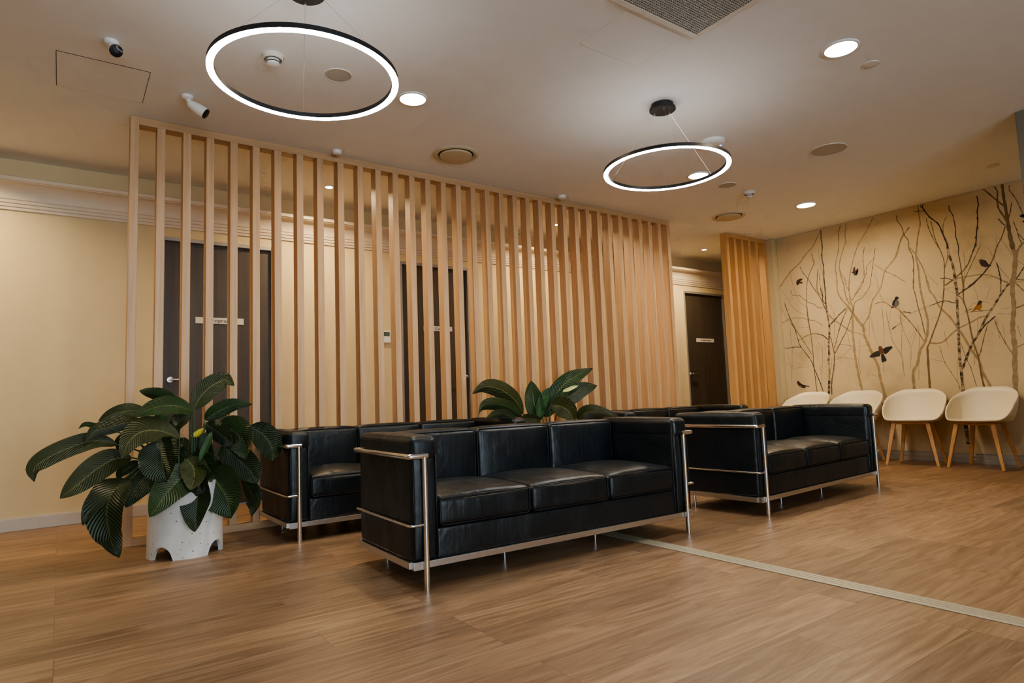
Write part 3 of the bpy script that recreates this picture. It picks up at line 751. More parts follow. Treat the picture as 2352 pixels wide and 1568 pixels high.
PLANT1 = [
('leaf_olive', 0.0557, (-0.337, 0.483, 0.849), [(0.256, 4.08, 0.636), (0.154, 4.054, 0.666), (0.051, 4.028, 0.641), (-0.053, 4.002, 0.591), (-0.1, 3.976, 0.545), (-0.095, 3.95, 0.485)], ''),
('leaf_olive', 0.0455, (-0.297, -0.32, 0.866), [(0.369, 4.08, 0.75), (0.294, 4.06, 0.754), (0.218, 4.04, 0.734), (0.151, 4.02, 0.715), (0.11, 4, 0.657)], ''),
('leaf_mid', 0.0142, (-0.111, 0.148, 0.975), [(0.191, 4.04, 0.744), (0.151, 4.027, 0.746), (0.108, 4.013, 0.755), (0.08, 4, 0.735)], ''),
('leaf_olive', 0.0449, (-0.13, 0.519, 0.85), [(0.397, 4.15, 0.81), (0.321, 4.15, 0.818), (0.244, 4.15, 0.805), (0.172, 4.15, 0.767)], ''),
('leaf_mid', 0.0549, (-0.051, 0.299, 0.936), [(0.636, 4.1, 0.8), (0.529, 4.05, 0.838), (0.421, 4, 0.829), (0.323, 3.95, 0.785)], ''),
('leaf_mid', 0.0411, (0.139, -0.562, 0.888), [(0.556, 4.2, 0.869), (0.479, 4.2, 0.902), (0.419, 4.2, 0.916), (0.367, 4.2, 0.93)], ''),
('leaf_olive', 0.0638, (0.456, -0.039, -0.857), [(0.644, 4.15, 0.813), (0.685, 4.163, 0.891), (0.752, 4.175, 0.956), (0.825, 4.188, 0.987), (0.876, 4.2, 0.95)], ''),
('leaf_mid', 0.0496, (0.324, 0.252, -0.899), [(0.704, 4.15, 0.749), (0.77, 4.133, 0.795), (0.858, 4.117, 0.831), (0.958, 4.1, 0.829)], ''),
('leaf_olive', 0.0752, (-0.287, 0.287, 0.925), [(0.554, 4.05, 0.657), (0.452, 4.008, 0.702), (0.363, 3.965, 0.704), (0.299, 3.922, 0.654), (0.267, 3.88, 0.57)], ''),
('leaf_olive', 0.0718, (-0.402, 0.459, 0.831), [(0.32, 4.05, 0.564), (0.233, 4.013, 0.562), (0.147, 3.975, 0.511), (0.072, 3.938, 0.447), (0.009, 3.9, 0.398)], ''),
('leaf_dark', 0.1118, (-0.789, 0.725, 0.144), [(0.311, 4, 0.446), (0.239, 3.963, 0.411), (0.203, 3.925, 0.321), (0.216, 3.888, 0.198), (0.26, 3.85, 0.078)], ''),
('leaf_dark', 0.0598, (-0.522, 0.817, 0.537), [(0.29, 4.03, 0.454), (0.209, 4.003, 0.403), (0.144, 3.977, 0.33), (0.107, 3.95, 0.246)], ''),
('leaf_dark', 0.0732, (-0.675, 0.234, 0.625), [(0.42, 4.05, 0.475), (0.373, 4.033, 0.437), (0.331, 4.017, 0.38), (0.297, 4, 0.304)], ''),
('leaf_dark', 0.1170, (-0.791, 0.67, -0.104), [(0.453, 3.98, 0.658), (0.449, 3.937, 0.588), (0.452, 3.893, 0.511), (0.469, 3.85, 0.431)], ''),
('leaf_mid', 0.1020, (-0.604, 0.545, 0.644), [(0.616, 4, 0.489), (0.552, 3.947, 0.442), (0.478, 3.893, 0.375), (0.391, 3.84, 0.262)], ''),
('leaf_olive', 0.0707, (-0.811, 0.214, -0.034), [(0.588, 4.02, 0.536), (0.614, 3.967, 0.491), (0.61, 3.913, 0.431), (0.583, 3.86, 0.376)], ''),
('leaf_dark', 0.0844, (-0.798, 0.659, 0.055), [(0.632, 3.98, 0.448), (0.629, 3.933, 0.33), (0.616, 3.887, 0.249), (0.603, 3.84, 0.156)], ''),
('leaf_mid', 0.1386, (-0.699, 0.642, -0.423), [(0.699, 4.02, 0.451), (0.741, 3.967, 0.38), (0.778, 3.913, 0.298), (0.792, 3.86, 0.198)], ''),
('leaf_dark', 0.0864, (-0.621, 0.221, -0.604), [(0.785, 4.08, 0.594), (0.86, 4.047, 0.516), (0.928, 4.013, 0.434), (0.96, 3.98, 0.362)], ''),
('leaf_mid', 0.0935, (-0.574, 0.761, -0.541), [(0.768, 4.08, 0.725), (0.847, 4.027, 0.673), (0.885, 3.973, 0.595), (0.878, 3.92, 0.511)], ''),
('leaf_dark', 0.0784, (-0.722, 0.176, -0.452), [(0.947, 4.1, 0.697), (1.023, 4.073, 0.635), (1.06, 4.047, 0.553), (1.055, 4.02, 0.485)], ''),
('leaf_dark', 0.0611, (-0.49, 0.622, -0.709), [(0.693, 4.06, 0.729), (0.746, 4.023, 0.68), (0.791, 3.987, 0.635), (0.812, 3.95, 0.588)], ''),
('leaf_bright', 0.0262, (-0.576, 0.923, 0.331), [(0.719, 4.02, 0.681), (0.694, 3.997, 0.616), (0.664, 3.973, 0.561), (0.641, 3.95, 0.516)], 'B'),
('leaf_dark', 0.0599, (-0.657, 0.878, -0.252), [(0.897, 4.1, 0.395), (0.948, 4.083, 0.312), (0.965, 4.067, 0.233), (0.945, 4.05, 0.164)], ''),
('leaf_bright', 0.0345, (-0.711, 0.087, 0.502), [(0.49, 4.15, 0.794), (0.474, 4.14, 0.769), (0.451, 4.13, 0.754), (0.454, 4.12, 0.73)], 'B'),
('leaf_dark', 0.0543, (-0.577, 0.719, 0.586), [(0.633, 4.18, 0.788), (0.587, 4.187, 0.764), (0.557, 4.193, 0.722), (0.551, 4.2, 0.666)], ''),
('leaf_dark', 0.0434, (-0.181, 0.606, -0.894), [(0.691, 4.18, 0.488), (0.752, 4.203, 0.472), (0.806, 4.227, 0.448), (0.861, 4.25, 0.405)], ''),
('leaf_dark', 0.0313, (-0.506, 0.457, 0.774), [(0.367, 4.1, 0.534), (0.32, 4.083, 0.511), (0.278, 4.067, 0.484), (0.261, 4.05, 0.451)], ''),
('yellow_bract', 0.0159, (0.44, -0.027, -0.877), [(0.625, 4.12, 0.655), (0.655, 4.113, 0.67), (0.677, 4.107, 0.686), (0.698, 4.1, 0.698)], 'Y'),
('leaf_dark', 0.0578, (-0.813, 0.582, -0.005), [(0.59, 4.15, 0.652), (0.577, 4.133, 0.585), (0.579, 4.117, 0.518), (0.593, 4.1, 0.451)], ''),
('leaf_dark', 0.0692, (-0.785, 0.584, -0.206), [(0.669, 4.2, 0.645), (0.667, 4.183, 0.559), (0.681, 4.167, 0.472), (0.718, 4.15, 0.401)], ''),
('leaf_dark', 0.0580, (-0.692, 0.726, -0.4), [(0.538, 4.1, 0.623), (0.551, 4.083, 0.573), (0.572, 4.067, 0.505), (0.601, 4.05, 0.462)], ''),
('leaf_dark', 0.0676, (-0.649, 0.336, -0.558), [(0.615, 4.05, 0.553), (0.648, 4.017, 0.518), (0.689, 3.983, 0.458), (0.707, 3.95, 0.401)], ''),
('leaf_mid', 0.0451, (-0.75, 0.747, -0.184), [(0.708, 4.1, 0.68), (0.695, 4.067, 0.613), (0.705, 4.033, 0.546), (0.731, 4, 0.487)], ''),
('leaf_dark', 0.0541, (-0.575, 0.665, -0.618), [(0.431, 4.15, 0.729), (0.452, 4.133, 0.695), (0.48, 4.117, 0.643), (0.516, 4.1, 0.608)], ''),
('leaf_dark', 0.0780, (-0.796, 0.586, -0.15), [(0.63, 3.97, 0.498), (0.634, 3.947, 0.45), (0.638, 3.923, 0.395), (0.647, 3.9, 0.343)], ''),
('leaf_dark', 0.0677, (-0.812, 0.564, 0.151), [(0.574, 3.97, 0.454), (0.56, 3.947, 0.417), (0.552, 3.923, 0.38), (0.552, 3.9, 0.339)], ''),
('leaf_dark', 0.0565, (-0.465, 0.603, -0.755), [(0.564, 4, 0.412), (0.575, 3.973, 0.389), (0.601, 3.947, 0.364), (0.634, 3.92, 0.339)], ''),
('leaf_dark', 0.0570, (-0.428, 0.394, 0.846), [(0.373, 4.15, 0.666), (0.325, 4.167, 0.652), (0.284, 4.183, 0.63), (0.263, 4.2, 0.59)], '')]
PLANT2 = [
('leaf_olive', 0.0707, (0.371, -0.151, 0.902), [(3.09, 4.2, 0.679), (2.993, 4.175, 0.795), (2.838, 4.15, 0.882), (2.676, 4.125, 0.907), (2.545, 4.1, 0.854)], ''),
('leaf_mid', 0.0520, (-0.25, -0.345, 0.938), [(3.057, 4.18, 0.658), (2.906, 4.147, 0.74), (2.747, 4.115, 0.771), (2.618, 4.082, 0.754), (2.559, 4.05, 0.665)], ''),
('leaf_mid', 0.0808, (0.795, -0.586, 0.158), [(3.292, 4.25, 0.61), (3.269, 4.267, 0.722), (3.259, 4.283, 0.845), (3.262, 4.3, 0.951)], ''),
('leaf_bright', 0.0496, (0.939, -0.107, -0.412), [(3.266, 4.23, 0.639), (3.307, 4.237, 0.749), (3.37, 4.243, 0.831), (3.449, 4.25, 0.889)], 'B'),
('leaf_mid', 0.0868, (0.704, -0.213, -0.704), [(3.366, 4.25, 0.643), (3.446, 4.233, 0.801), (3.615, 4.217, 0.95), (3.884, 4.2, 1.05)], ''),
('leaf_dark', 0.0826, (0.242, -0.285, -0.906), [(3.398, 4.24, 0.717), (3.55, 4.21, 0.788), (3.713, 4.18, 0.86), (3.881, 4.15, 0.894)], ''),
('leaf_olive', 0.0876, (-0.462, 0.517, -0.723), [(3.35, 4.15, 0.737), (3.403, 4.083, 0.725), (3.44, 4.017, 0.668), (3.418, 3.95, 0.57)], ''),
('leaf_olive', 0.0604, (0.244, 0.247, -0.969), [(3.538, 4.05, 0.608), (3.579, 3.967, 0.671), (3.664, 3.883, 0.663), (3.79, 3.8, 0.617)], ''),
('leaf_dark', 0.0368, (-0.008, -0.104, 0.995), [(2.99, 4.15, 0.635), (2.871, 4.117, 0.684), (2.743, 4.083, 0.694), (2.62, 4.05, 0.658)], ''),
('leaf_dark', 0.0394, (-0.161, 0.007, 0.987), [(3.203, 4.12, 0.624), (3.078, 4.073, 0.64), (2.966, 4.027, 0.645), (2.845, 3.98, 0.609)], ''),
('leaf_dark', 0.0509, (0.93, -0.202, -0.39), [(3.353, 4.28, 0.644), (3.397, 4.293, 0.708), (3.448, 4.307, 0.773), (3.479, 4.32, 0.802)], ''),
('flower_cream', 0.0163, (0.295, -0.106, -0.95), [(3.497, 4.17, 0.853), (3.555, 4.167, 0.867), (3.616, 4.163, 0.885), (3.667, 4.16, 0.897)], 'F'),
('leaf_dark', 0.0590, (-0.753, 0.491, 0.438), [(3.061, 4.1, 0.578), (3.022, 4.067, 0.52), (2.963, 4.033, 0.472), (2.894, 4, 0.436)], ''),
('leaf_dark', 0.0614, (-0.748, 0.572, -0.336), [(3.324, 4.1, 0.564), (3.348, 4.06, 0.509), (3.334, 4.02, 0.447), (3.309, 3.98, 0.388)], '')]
plant('potted_plant', 'large dark-leaved plant in a white terrazzo pot at the left end of the screen', (.602, 4.128, 0), PLANT1, 3)
plant('potted_plant', 'dark green broad-leaved plant rising between the two rear sofas', (3.30, 4.235, 0), PLANT2, 5)

# ------------------------------------------------------------------ printed mural
MY0, MY1, MZ0, MZ1 = .4, 4.462, .101, CEIL - .002
mural = thing('wall_mural', 'printed mural of bare branches and birds covering the wall behind the white chairs', 'mural', (XM, 0, 0))
bm = B(); box(bm, (-.004, MY0, MZ0), (0, MY1, MZ1)); obj('mural_paper', bm, 'mural_paper', mural)
BR = [
('L', 0.0147, 0.0105, [(4.462, 2.08), (4.381, 2.173), (4.266, 2.28), (4.176, 2.335), (4.084, 2.434), (3.996, 2.504), (3.934, 2.597), (3.878, 2.677)]),
('K', 0.0090, 0.0129, [(3.878, 2.677), (3.883, 2.567), (3.876, 2.495), (3.892, 2.349), (3.88, 2.224), (3.887, 2.086), (3.885, 1.955), (3.889, 1.799), (3.884, 1.695)]),
('B', 0.0178, 0.0197, [(3.889, 1.799), (3.884, 1.695), (3.873, 1.564), (3.869, 1.462)]),
('M', 0.0061, 0.0092, [(4.175, 2.294), (4.144, 2.212), (4.082, 2.12), (4.031, 2.014), (3.972, 1.916), (3.927, 1.813), (3.899, 1.723)]),
('L', 0.0119, 0.0139, [(3.927, 1.813), (3.899, 1.723), (3.831, 1.61), (3.743, 1.531), (3.635, 1.437)]),
('M', 0.0060, 0.0071, [(4.016, 2.428), (4.001, 2.336), (3.989, 2.307), (4.037, 2.228), (4.081, 2.138), (4.107, 2.035), (4.122, 1.859), (4.127, 1.683), (4.118, 1.567), (4.111, 1.488)]),
('F', 0.0040, 0.0040, [(3.98, 2.372), (4, 2.283), (3.937, 2.292)]),
('F', 0.0040, 0.0050, [(3.925, 2.489), (3.925, 2.383), (3.919, 2.24), (3.897, 2.131), (3.915, 1.96), (3.913, 1.872)]),
('F', 0.0040, 0.0040, [(3.997, 2.495), (4.016, 2.428)]),
('M', 0.0070, 0.0070, [(3.947, 2.219), (3.96, 2.169), (3.981, 1.97), (3.921, 1.882)]),
('M', 0.0050, 0.0050, [(3.938, 2.165), (3.939, 1.998), (3.919, 1.908)]),
('K', 0.0080, 0.0099, [(3.94, 1.981), (3.921, 1.891), (3.925, 1.839), (3.894, 1.791)]),
('F', 0.0041, 0.0052, [(4.308, 2.297), (4.305, 2.205), (4.275, 2.045), (4.254, 1.951), (4.197, 1.844), (4.128, 1.78)]),
('M', 0.0052, 0.0052, [(4.32, 2.021), (4.297, 1.958), (4.2, 1.929), (4.122, 1.851), (4.035, 1.807), (3.985, 1.756), (3.932, 1.753)]),
('F', 0.0042, 0.0063, [(4.444, 2.054), (4.38, 1.943), (4.313, 1.815), (4.225, 1.731), (4.128, 1.674)]),
('M', 0.0073, 0.0073, [(4.41, 1.874), (4.391, 1.799), (4.358, 1.676), (4.331, 1.591), (4.281, 1.506)]),
('F', 0.0042, 0.0052, [(4.458, 2.001), (4.466, 1.91), (4.442, 1.778), (4.375, 1.642), (4.298, 1.533)]),
('F', 0.0094, 0.0063, [(4.459, 1.629), (4.344, 1.67), (4.221, 1.663), (4.113, 1.628), (4.034, 1.6), (3.958, 1.548)]),
('L', 0.0097, 0.0155, [(3.644, 2.685), (3.673, 2.588), (3.688, 2.411), (3.741, 2.224), (3.736, 2.076), (3.738, 1.905), (3.688, 1.796), (3.628, 1.711), (3.579, 1.621)]),
('L', 0.0249, 0.0211, [(3.628, 1.711), (3.579, 1.621), (3.49, 1.477), (3.475, 1.42)]),
('L', 0.0096, 0.0135, [(3.576, 2.689), (3.602, 2.546), (3.598, 2.477), (3.65, 2.36), (3.695, 2.215), (3.688, 2.094), (3.664, 1.987), (3.653, 1.866), (3.618, 1.743)]),
('L', 0.0093, 0.0140, [(3.279, 2.677), (3.357, 2.547), (3.455, 2.419), (3.514, 2.297), (3.557, 2.171), (3.594, 2.026), (3.608, 1.91), (3.602, 1.783), (3.583, 1.663), (3.602, 1.433)]),
('F', 0.0037, 0.0028, [(3.281, 2.653), (3.233, 2.632), (3.22, 2.6)]),
('M', 0.0047, 0.0047, [(3.396, 2.368), (3.422, 2.245), (3.425, 2.063), (3.45, 1.951), (3.526, 1.863), (3.59, 1.781)]),
('M', 0.0037, 0.0047, [(3.326, 2.209), (3.391, 2.139), (3.406, 2.059), (3.479, 1.939), (3.581, 1.788)]),
('M', 0.0046, 0.0056, [(3.28, 2.339), (3.304, 2.237), (3.331, 2.111), (3.355, 2.009), (3.369, 1.929), (3.432, 1.84), (3.484, 1.79), (3.555, 1.759), (3.579, 1.662), (3.666, 1.464)]),
('M', 0.0048, 0.0048, [(3.688, 2.153), (3.675, 2.1), (3.643, 2.034), (3.636, 1.965), (3.608, 1.902)]),
('L', 0.0090, 0.0143, [(2.96, 2.436), (3.006, 2.391), (3.065, 2.212), (3.139, 2.123), (3.205, 2.055), (3.257, 1.894), (3.318, 1.806), (3.366, 1.74), (3.404, 1.606), (3.49, 1.477)]),
('M', 0.0037, 0.0046, [(3.311, 2.157), (3.205, 2.059), (3.106, 1.988), (3.005, 1.899)]),
('F', 0.0037, 0.0046, [(3.318, 2.076), (3.291, 1.94), (3.278, 1.816), (3.248, 1.723)]),
('M', 0.0056, 0.0065, [(3.333, 1.711), (3.249, 1.719), (3.178, 1.664), (3.108, 1.623), (3.038, 1.519)]),
('M', 0.0048, 0.0058, [(3.647, 1.688), (3.705, 1.586), (3.759, 1.45)]),
('K', 0.0058, 0.0077, [(3.645, 1.713), (3.734, 1.649), (3.789, 1.596), (3.854, 1.536)]),
('F', 0.0030, 0.0039, [(3.858, 1.803), (3.814, 1.702), (3.806, 1.599), (3.813, 1.456)]),
('F', 0.0028, 0.0037, [(3.268, 1.669), (3.264, 1.532), (3.268, 1.397)]),
('F', 0.0027, 0.0037, [(3.228, 1.607), (3.223, 1.486), (3.208, 1.397)]),
('F', 0.0027, 0.0036, [(3.178, 1.624), (3.205, 1.524), (3.214, 1.414)]),
('F', 0.0028, 0.0028, [(3.391, 1.58), (3.389, 1.41)]),
('F', 0.0028, 0.0028, [(3.338, 1.557), (3.321, 1.403)]),
('F', 0.0027, 0.0027, [(3.089, 1.589), (3.092, 1.471), (3.048, 1.395)]),
('K', 0.0082, 0.0063, [(3.181, 1.41), (3.138, 1.437)]),
('F', 0.0036, 0.0036, [(3.138, 1.437), (3.088, 1.474), (3.089, 1.589)]),
('M', 0.0072, 0.0082, [(3.036, 2.641), (3.034, 2.584), (2.996, 2.511), (2.976, 2.41), (2.942, 2.339), (2.942, 2.252), (2.912, 2.151), (2.921, 1.965), (2.938, 1.829)]),
('L', 0.0143, 0.0143, [(2.919, 2.484), (2.991, 2.398), (3.035, 2.312), (3.073, 2.208), (3.106, 2.159)]),
('L', 0.0106, 0.0177, [(2.817, 2.694), (2.816, 2.576), (2.813, 2.489), (2.844, 2.371), (2.874, 2.221), (2.881, 2.145), (2.87, 1.987), (2.874, 1.818)]),
('L', 0.0089, 0.0134, [(2.941, 2.267), (2.894, 2.194), (2.842, 2.067), (2.816, 1.969), (2.802, 1.897), (2.782, 1.803)]),
('K', 0.0088, 0.0158, [(2.768, 2.692), (2.772, 2.65), (2.719, 2.543), (2.646, 2.447), (2.611, 2.324), (2.586, 2.228), (2.578, 2.166)]),
('B', 0.0171, 0.0222, [(2.583, 2.227), (2.581, 2.136), (2.554, 1.995), (2.546, 1.867), (2.545, 1.764)]),
('K', 0.0061, 0.0044, [(2.76, 2.62), (2.808, 2.629), (2.864, 2.636)]),
('K', 0.0053, 0.0070, [(2.79, 2.694), (2.791, 2.671), (2.772, 2.646)]),
('M', 0.0061, 0.0079, [(2.75, 2.535), (2.741, 2.448), (2.711, 2.325), (2.656, 2.182), (2.627, 2.055), (2.637, 1.906), (2.651, 1.782)]),
('M', 0.0061, 0.0061, [(2.712, 2.502), (2.703, 2.415), (2.686, 2.296), (2.65, 2.173)]),
('M', 0.0043, 0.0060, [(2.562, 2.51), (2.601, 2.436), (2.609, 2.347)]),
('K', 0.0060, 0.0077, [(2.533, 2.616), (2.534, 2.571), (2.508, 2.496), (2.498, 2.35), (2.501, 2.276), (2.487, 2.176), (2.494, 2.103)]),
('M', 0.0076, 0.0093, [(2.494, 2.103), (2.483, 1.93), (2.483, 1.754)]),
('K', 0.0091, 0.0107, [(2.288, 2.644), (2.283, 2.555), (2.297, 2.5), (2.301, 2.398), (2.323, 2.271), (2.338, 2.172), (2.369, 2.098)]),
('M', 0.0099, 0.0133, [(2.369, 2.098), (2.423, 1.977), (2.485, 1.908), (2.54, 1.866), (2.636, 1.8)]),
('M', 0.0060, 0.0068, [(2.589, 2.198), (2.592, 2.085), (2.627, 1.979), (2.637, 1.906)]),
('M', 0.0041, 0.0058, [(2.3, 2.149), (2.355, 2.044), (2.407, 1.945), (2.46, 1.837), (2.478, 1.774)]),
('F', 0.0050, 0.0050, [(2.45, 2.101), (2.447, 2.019), (2.454, 1.909), (2.466, 1.838)]),
('M', 0.0072, 0.0096, [(2.085, 2.286), (2.122, 2.188), (2.171, 2.099), (2.202, 2.006), (2.251, 1.922)]),
('K', 0.0098, 0.0130, [(2.251, 1.922), (2.304, 1.86), (2.364, 1.805), (2.436, 1.752)]),
('M', 0.0209, 0.0354, [(2.074, 2.701), (2.073, 2.582), (2.066, 2.437), (2.061, 2.294), (2.055, 2.165), (2.043, 2.05)]),
('L', 0.0382, 0.0382, [(2.055, 2.165), (2.043, 2.05), (2.03, 2.005), (2.047, 1.869), (2.08, 1.687)]),
('M', 0.0115, 0.0148, [(2.231, 2.701), (2.131, 2.556), (2.084, 2.492)]),
('M', 0.0114, 0.0162, [(2.141, 2.703), (2.118, 2.638), (2.126, 2.547), (2.121, 2.467), (2.083, 2.371), (2.065, 2.309)]),
('K', 0.0073, 0.0073, [(2.132, 2.373), (2.11, 2.328), (2.084, 2.293)]),
('M', 0.0056, 0.0072, [(2.019, 2.674), (2.023, 2.629), (1.992, 2.559), (1.962, 2.459), (1.941, 2.376)]),
('M', 0.0072, 0.0095, [(2.014, 2.502), (2.032, 2.429), (2.049, 2.362)]),
('L', 0.0206, 0.0158, [(2.023, 2.011), (1.984, 2.072), (1.955, 2.101)]),
('M', 0.0056, 0.0056, [(2.019, 2.319), (2.003, 2.245), (1.989, 2.15), (1.972, 2.09)]),
('M', 0.0055, 0.0071, [(1.993, 2.193), (1.953, 2.121)]),
('L', 0.0103, 0.0137, [(2.656, 1.8), (2.535, 1.85), (2.414, 1.858), (2.329, 1.857), (2.252, 1.836), (2.191, 1.797), (2.121, 1.742), (2.095, 1.709)]),
('K', 0.0081, 0.0081, [(2.184, 1.945), (2.17, 1.842), (2.166, 1.75)]),
('F', 0.0041, 0.0049, [(2.24, 2.114), (2.199, 1.976), (2.15, 1.867), (2.1, 1.78)]),
('K', 0.0077, 0.0060, [(2.675, 1.879), (2.617, 1.872), (2.561, 1.84)]),
('F', 0.0035, 0.0044, [(2.79, 1.949), (2.773, 1.915), (2.701, 1.811)]),
('F', 0.0040, 0.0049, [(2.166, 2.213), (2.1, 2.105), (2.058, 1.997)]),
('F', 0.0040, 0.0040, [(2.168, 2.192), (2.17, 2.106)]),
('M', 0.0063, 0.0047, [(2.046, 1.757), (1.986, 1.75)]),
('F', 0.0063, 0.0063, [(2.054, 1.73), (1.987, 1.74)]),
('K', 0.0063, 0.0071, [(1.975, 1.869), (2.019, 1.801), (2.045, 1.764)]),
('F', 0.0041, 0.0041, [(2.284, 1.82), (2.242, 1.816), (2.166, 1.82)]),
('F', 0.0047, 0.0047, [(2.019, 1.933), (1.973, 1.889)]),
('L', 0.0176, 0.0317, [(2.873, 1.912), (2.869, 1.795), (2.855, 1.67), (2.843, 1.576), (2.829, 1.459), (2.844, 1.324), (2.879, 1.228), (2.928, 1.149), (2.963, 1.021), (3.013, 0.924), (3.017, 0.756), (3.015, 0.695)]),
('M', 0.0071, 0.0080, [(2.928, 1.922), (2.935, 1.837), (2.92, 1.726), (2.904, 1.592), (2.885, 1.481), (2.865, 1.311)]),
('L', 0.0122, 0.0262, [(2.808, 1.9), (2.785, 1.774), (2.744, 1.699), (2.707, 1.587), (2.625, 1.472), (2.565, 1.354), (2.512, 1.238), (2.466, 1.118), (2.414, 1.02), (2.389, 0.891), (2.345, 0.776), (2.332, 0.719)]),
('M', 0.0063, 0.0081, [(3.108, 1.623), (3.017, 1.498), (2.937, 1.364), (2.884, 1.252)]),
('M', 0.0094, 0.0137, [(2.643, 1.871), (2.651, 1.782), (2.677, 1.628), (2.714, 1.505), (2.781, 1.348), (2.823, 1.246), (2.856, 1.181)]),
('M', 0.0191, 0.0226, [(2.856, 1.181), (2.861, 1.045), (2.868, 0.766), (2.868, 0.721)]),
('L', 0.0156, 0.0121, [(2.825, 1.223), (2.766, 1.214), (2.698, 1.23), (2.628, 1.294), (2.559, 1.346), (2.455, 1.392), (2.359, 1.438), (2.323, 1.441)]),
('B', 0.0220, 0.0253, [(2.547, 1.854), (2.541, 1.742), (2.54, 1.682), (2.547, 1.632), (2.554, 1.485), (2.563, 1.302), (2.569, 1.156), (2.576, 1.01), (2.572, 0.901), (2.571, 0.734)]),
('K', 0.0201, 0.0218, [(2.577, 1.025), (2.571, 0.988)]),
('K', 0.0301, 0.0334, [(2.575, 0.763), (2.568, 0.73)]),
('B', 0.0300, 0.0300, [(2.571, 0.734), (2.579, 0.467), (2.575, 0.188)]),
('K', 0.0082, 0.0115, [(2.35, 1.82), (2.397, 1.77), (2.469, 1.73), (2.529, 1.692)]),
('K', 0.0084, 0.0051, [(2.556, 1.607), (2.587, 1.615), (2.65, 1.643), (2.716, 1.634), (2.792, 1.614)]),
('F', 0.0061, 0.0052, [(2.792, 1.614), (2.84, 1.606), (2.897, 1.583), (2.984, 1.56)]),
('K', 0.0072, 0.0072, [(3.057, 1.583), (3.011, 1.571), (2.98, 1.557)]),
('M', 0.0100, 0.0167, [(2.475, 1.842), (2.49, 1.638), (2.474, 1.533), (2.46, 1.4), (2.452, 1.283), (2.433, 1.144), (2.412, 1.042), (2.406, 0.899), (2.393, 0.77), (2.387, 0.735)]),
('M', 0.0067, 0.0076, [(2.53, 1.681), (2.497, 1.632)]),
('B', 0.0143, 0.0207, [(2.104, 1.734), (2.176, 1.64), (2.237, 1.543), (2.297, 1.459), (2.362, 1.338), (2.405, 1.256), (2.462, 1.168), (2.524, 1.021), (2.564, 0.929), (2.579, 0.894)]),
('K', 0.0163, 0.0179, [(2.297, 1.459), (2.34, 1.386)]),
('K', 0.0182, 0.0166, [(2.485, 1.119), (2.535, 1.007)]),
('K', 0.0097, 0.0129, [(2.238, 1.433), (2.292, 1.387), (2.33, 1.356), (2.377, 1.297), (2.405, 1.256)]),
('M', 0.0049, 0.0073, [(2.312, 1.354), (2.354, 1.223), (2.388, 1.104), (2.411, 1.049)]),
('L', 0.0349, 0.0429, [(2.078, 1.772), (2.085, 1.633), (2.086, 1.494), (2.109, 1.358), (2.115, 1.255), (2.113, 1.116), (2.125, 0.979), (2.137, 0.781), (2.153, 0.604)]),
('M', 0.0111, 0.0079, [(2.075, 1.485), (2.007, 1.51)]),
('F', 0.0126, 0.0095, [(2.097, 1.115), (2.039, 1.144)]),
('M', 0.0048, 0.0057, [(2.249, 1.403), (2.224, 1.287), (2.178, 1.157), (2.135, 1.056)]),
('F', 0.0048, 0.0040, [(2.23, 1.415), (2.233, 1.316), (2.224, 1.217)]),
('F', 0.0063, 0.0047, [(2.072, 1.326), (2.066, 1.27), (2.055, 1.207)]),
('F', 0.0040, 0.0040, [(2.185, 1.332), (2.184, 1.178)]),
('M', 0.0072, 0.0072, [(2.163, 1.786), (2.178, 1.648)]),
('M', 0.0058, 0.0075, [(2.489, 1.506), (2.456, 1.52), (2.424, 1.53)]),
('M', 0.0050, 0.0058, [(2.47, 1.5), (2.36, 1.499), (2.258, 1.496)]),
('F', 0.0042, 0.0042, [(2.528, 1.482), (2.477, 1.497)]),
('F', 0.0042, 0.0042, [(2.468, 1.525), (2.414, 1.576), (2.364, 1.587)]),
('F', 0.0041, 0.0041, [(2.34, 1.59), (2.305, 1.581), (2.27, 1.566)]),
('F', 0.0045, 0.0054, [(3.088, 1.593), (3.088, 1.475), (3.065, 1.363), (3.015, 1.187), (3.04, 0.964)]),
('F', 0.0044, 0.0053, [(2.925, 1.417), (2.923, 1.286), (2.951, 1.036), (2.964, 0.845)]),
('F', 0.0045, 0.0063, [(3.182, 1.264), (3.115, 1.109), (3.109, 1.007), (3.101, 0.89)]),
('F', 0.0035, 0.0035, [(2.949, 1.381), (3.006, 1.294)]),
('M', 0.0034, 0.0043, [(2.742, 1.186), (2.715, 1.034), (2.661, 0.905), (2.607, 0.793), (2.597, 0.727)]),
('F', 0.0035, 0.0043, [(2.832, 1.065), (2.781, 1.039), (2.716, 1.02)]),
('M', 0.0042, 0.0050, [(2.552, 1.205), (2.521, 1.057), (2.487, 0.946), (2.454, 0.765)]),
('F', 0.0051, 0.0043, [(2.689, 1.338), (2.68, 1.255), (2.664, 1.171)]),
('F', 0.0049, 0.0041, [(2.436, 1.151), (2.451, 0.973)]),
('F', 0.0034, 0.0034, [(2.64, 1.758), (2.59, 1.727), (2.554, 1.699)]),
('F', 0.0032, 0.0032, [(2.256, 1.731), (2.296, 1.609)]),
('F', 0.0033, 0.0033, [(2.393, 1.754), (2.37, 1.656), (2.372, 1.606)]),
('F', 0.0043, 0.0043, [(2.639, 1.765), (2.574, 1.769), (2.488, 1.733)]),
('F', 0.0036, 0.0036, [(3.077, 1.474), (3.11, 1.164)]),
('F', 0.0035, 0.0035, [(3.015, 1.187), (2.98, 1.269), (2.925, 1.425)]),
('F', 0.0034, 0.0034, [(2.71, 1.709), (2.667, 1.664)]),
('F', 0.0035, 0.0035, [(2.811, 1.472), (2.743, 1.479), (2.696, 1.413)]),
('F', 0.0048, 0.0048, [(2.221, 1.456), (2.119, 1.436)]),
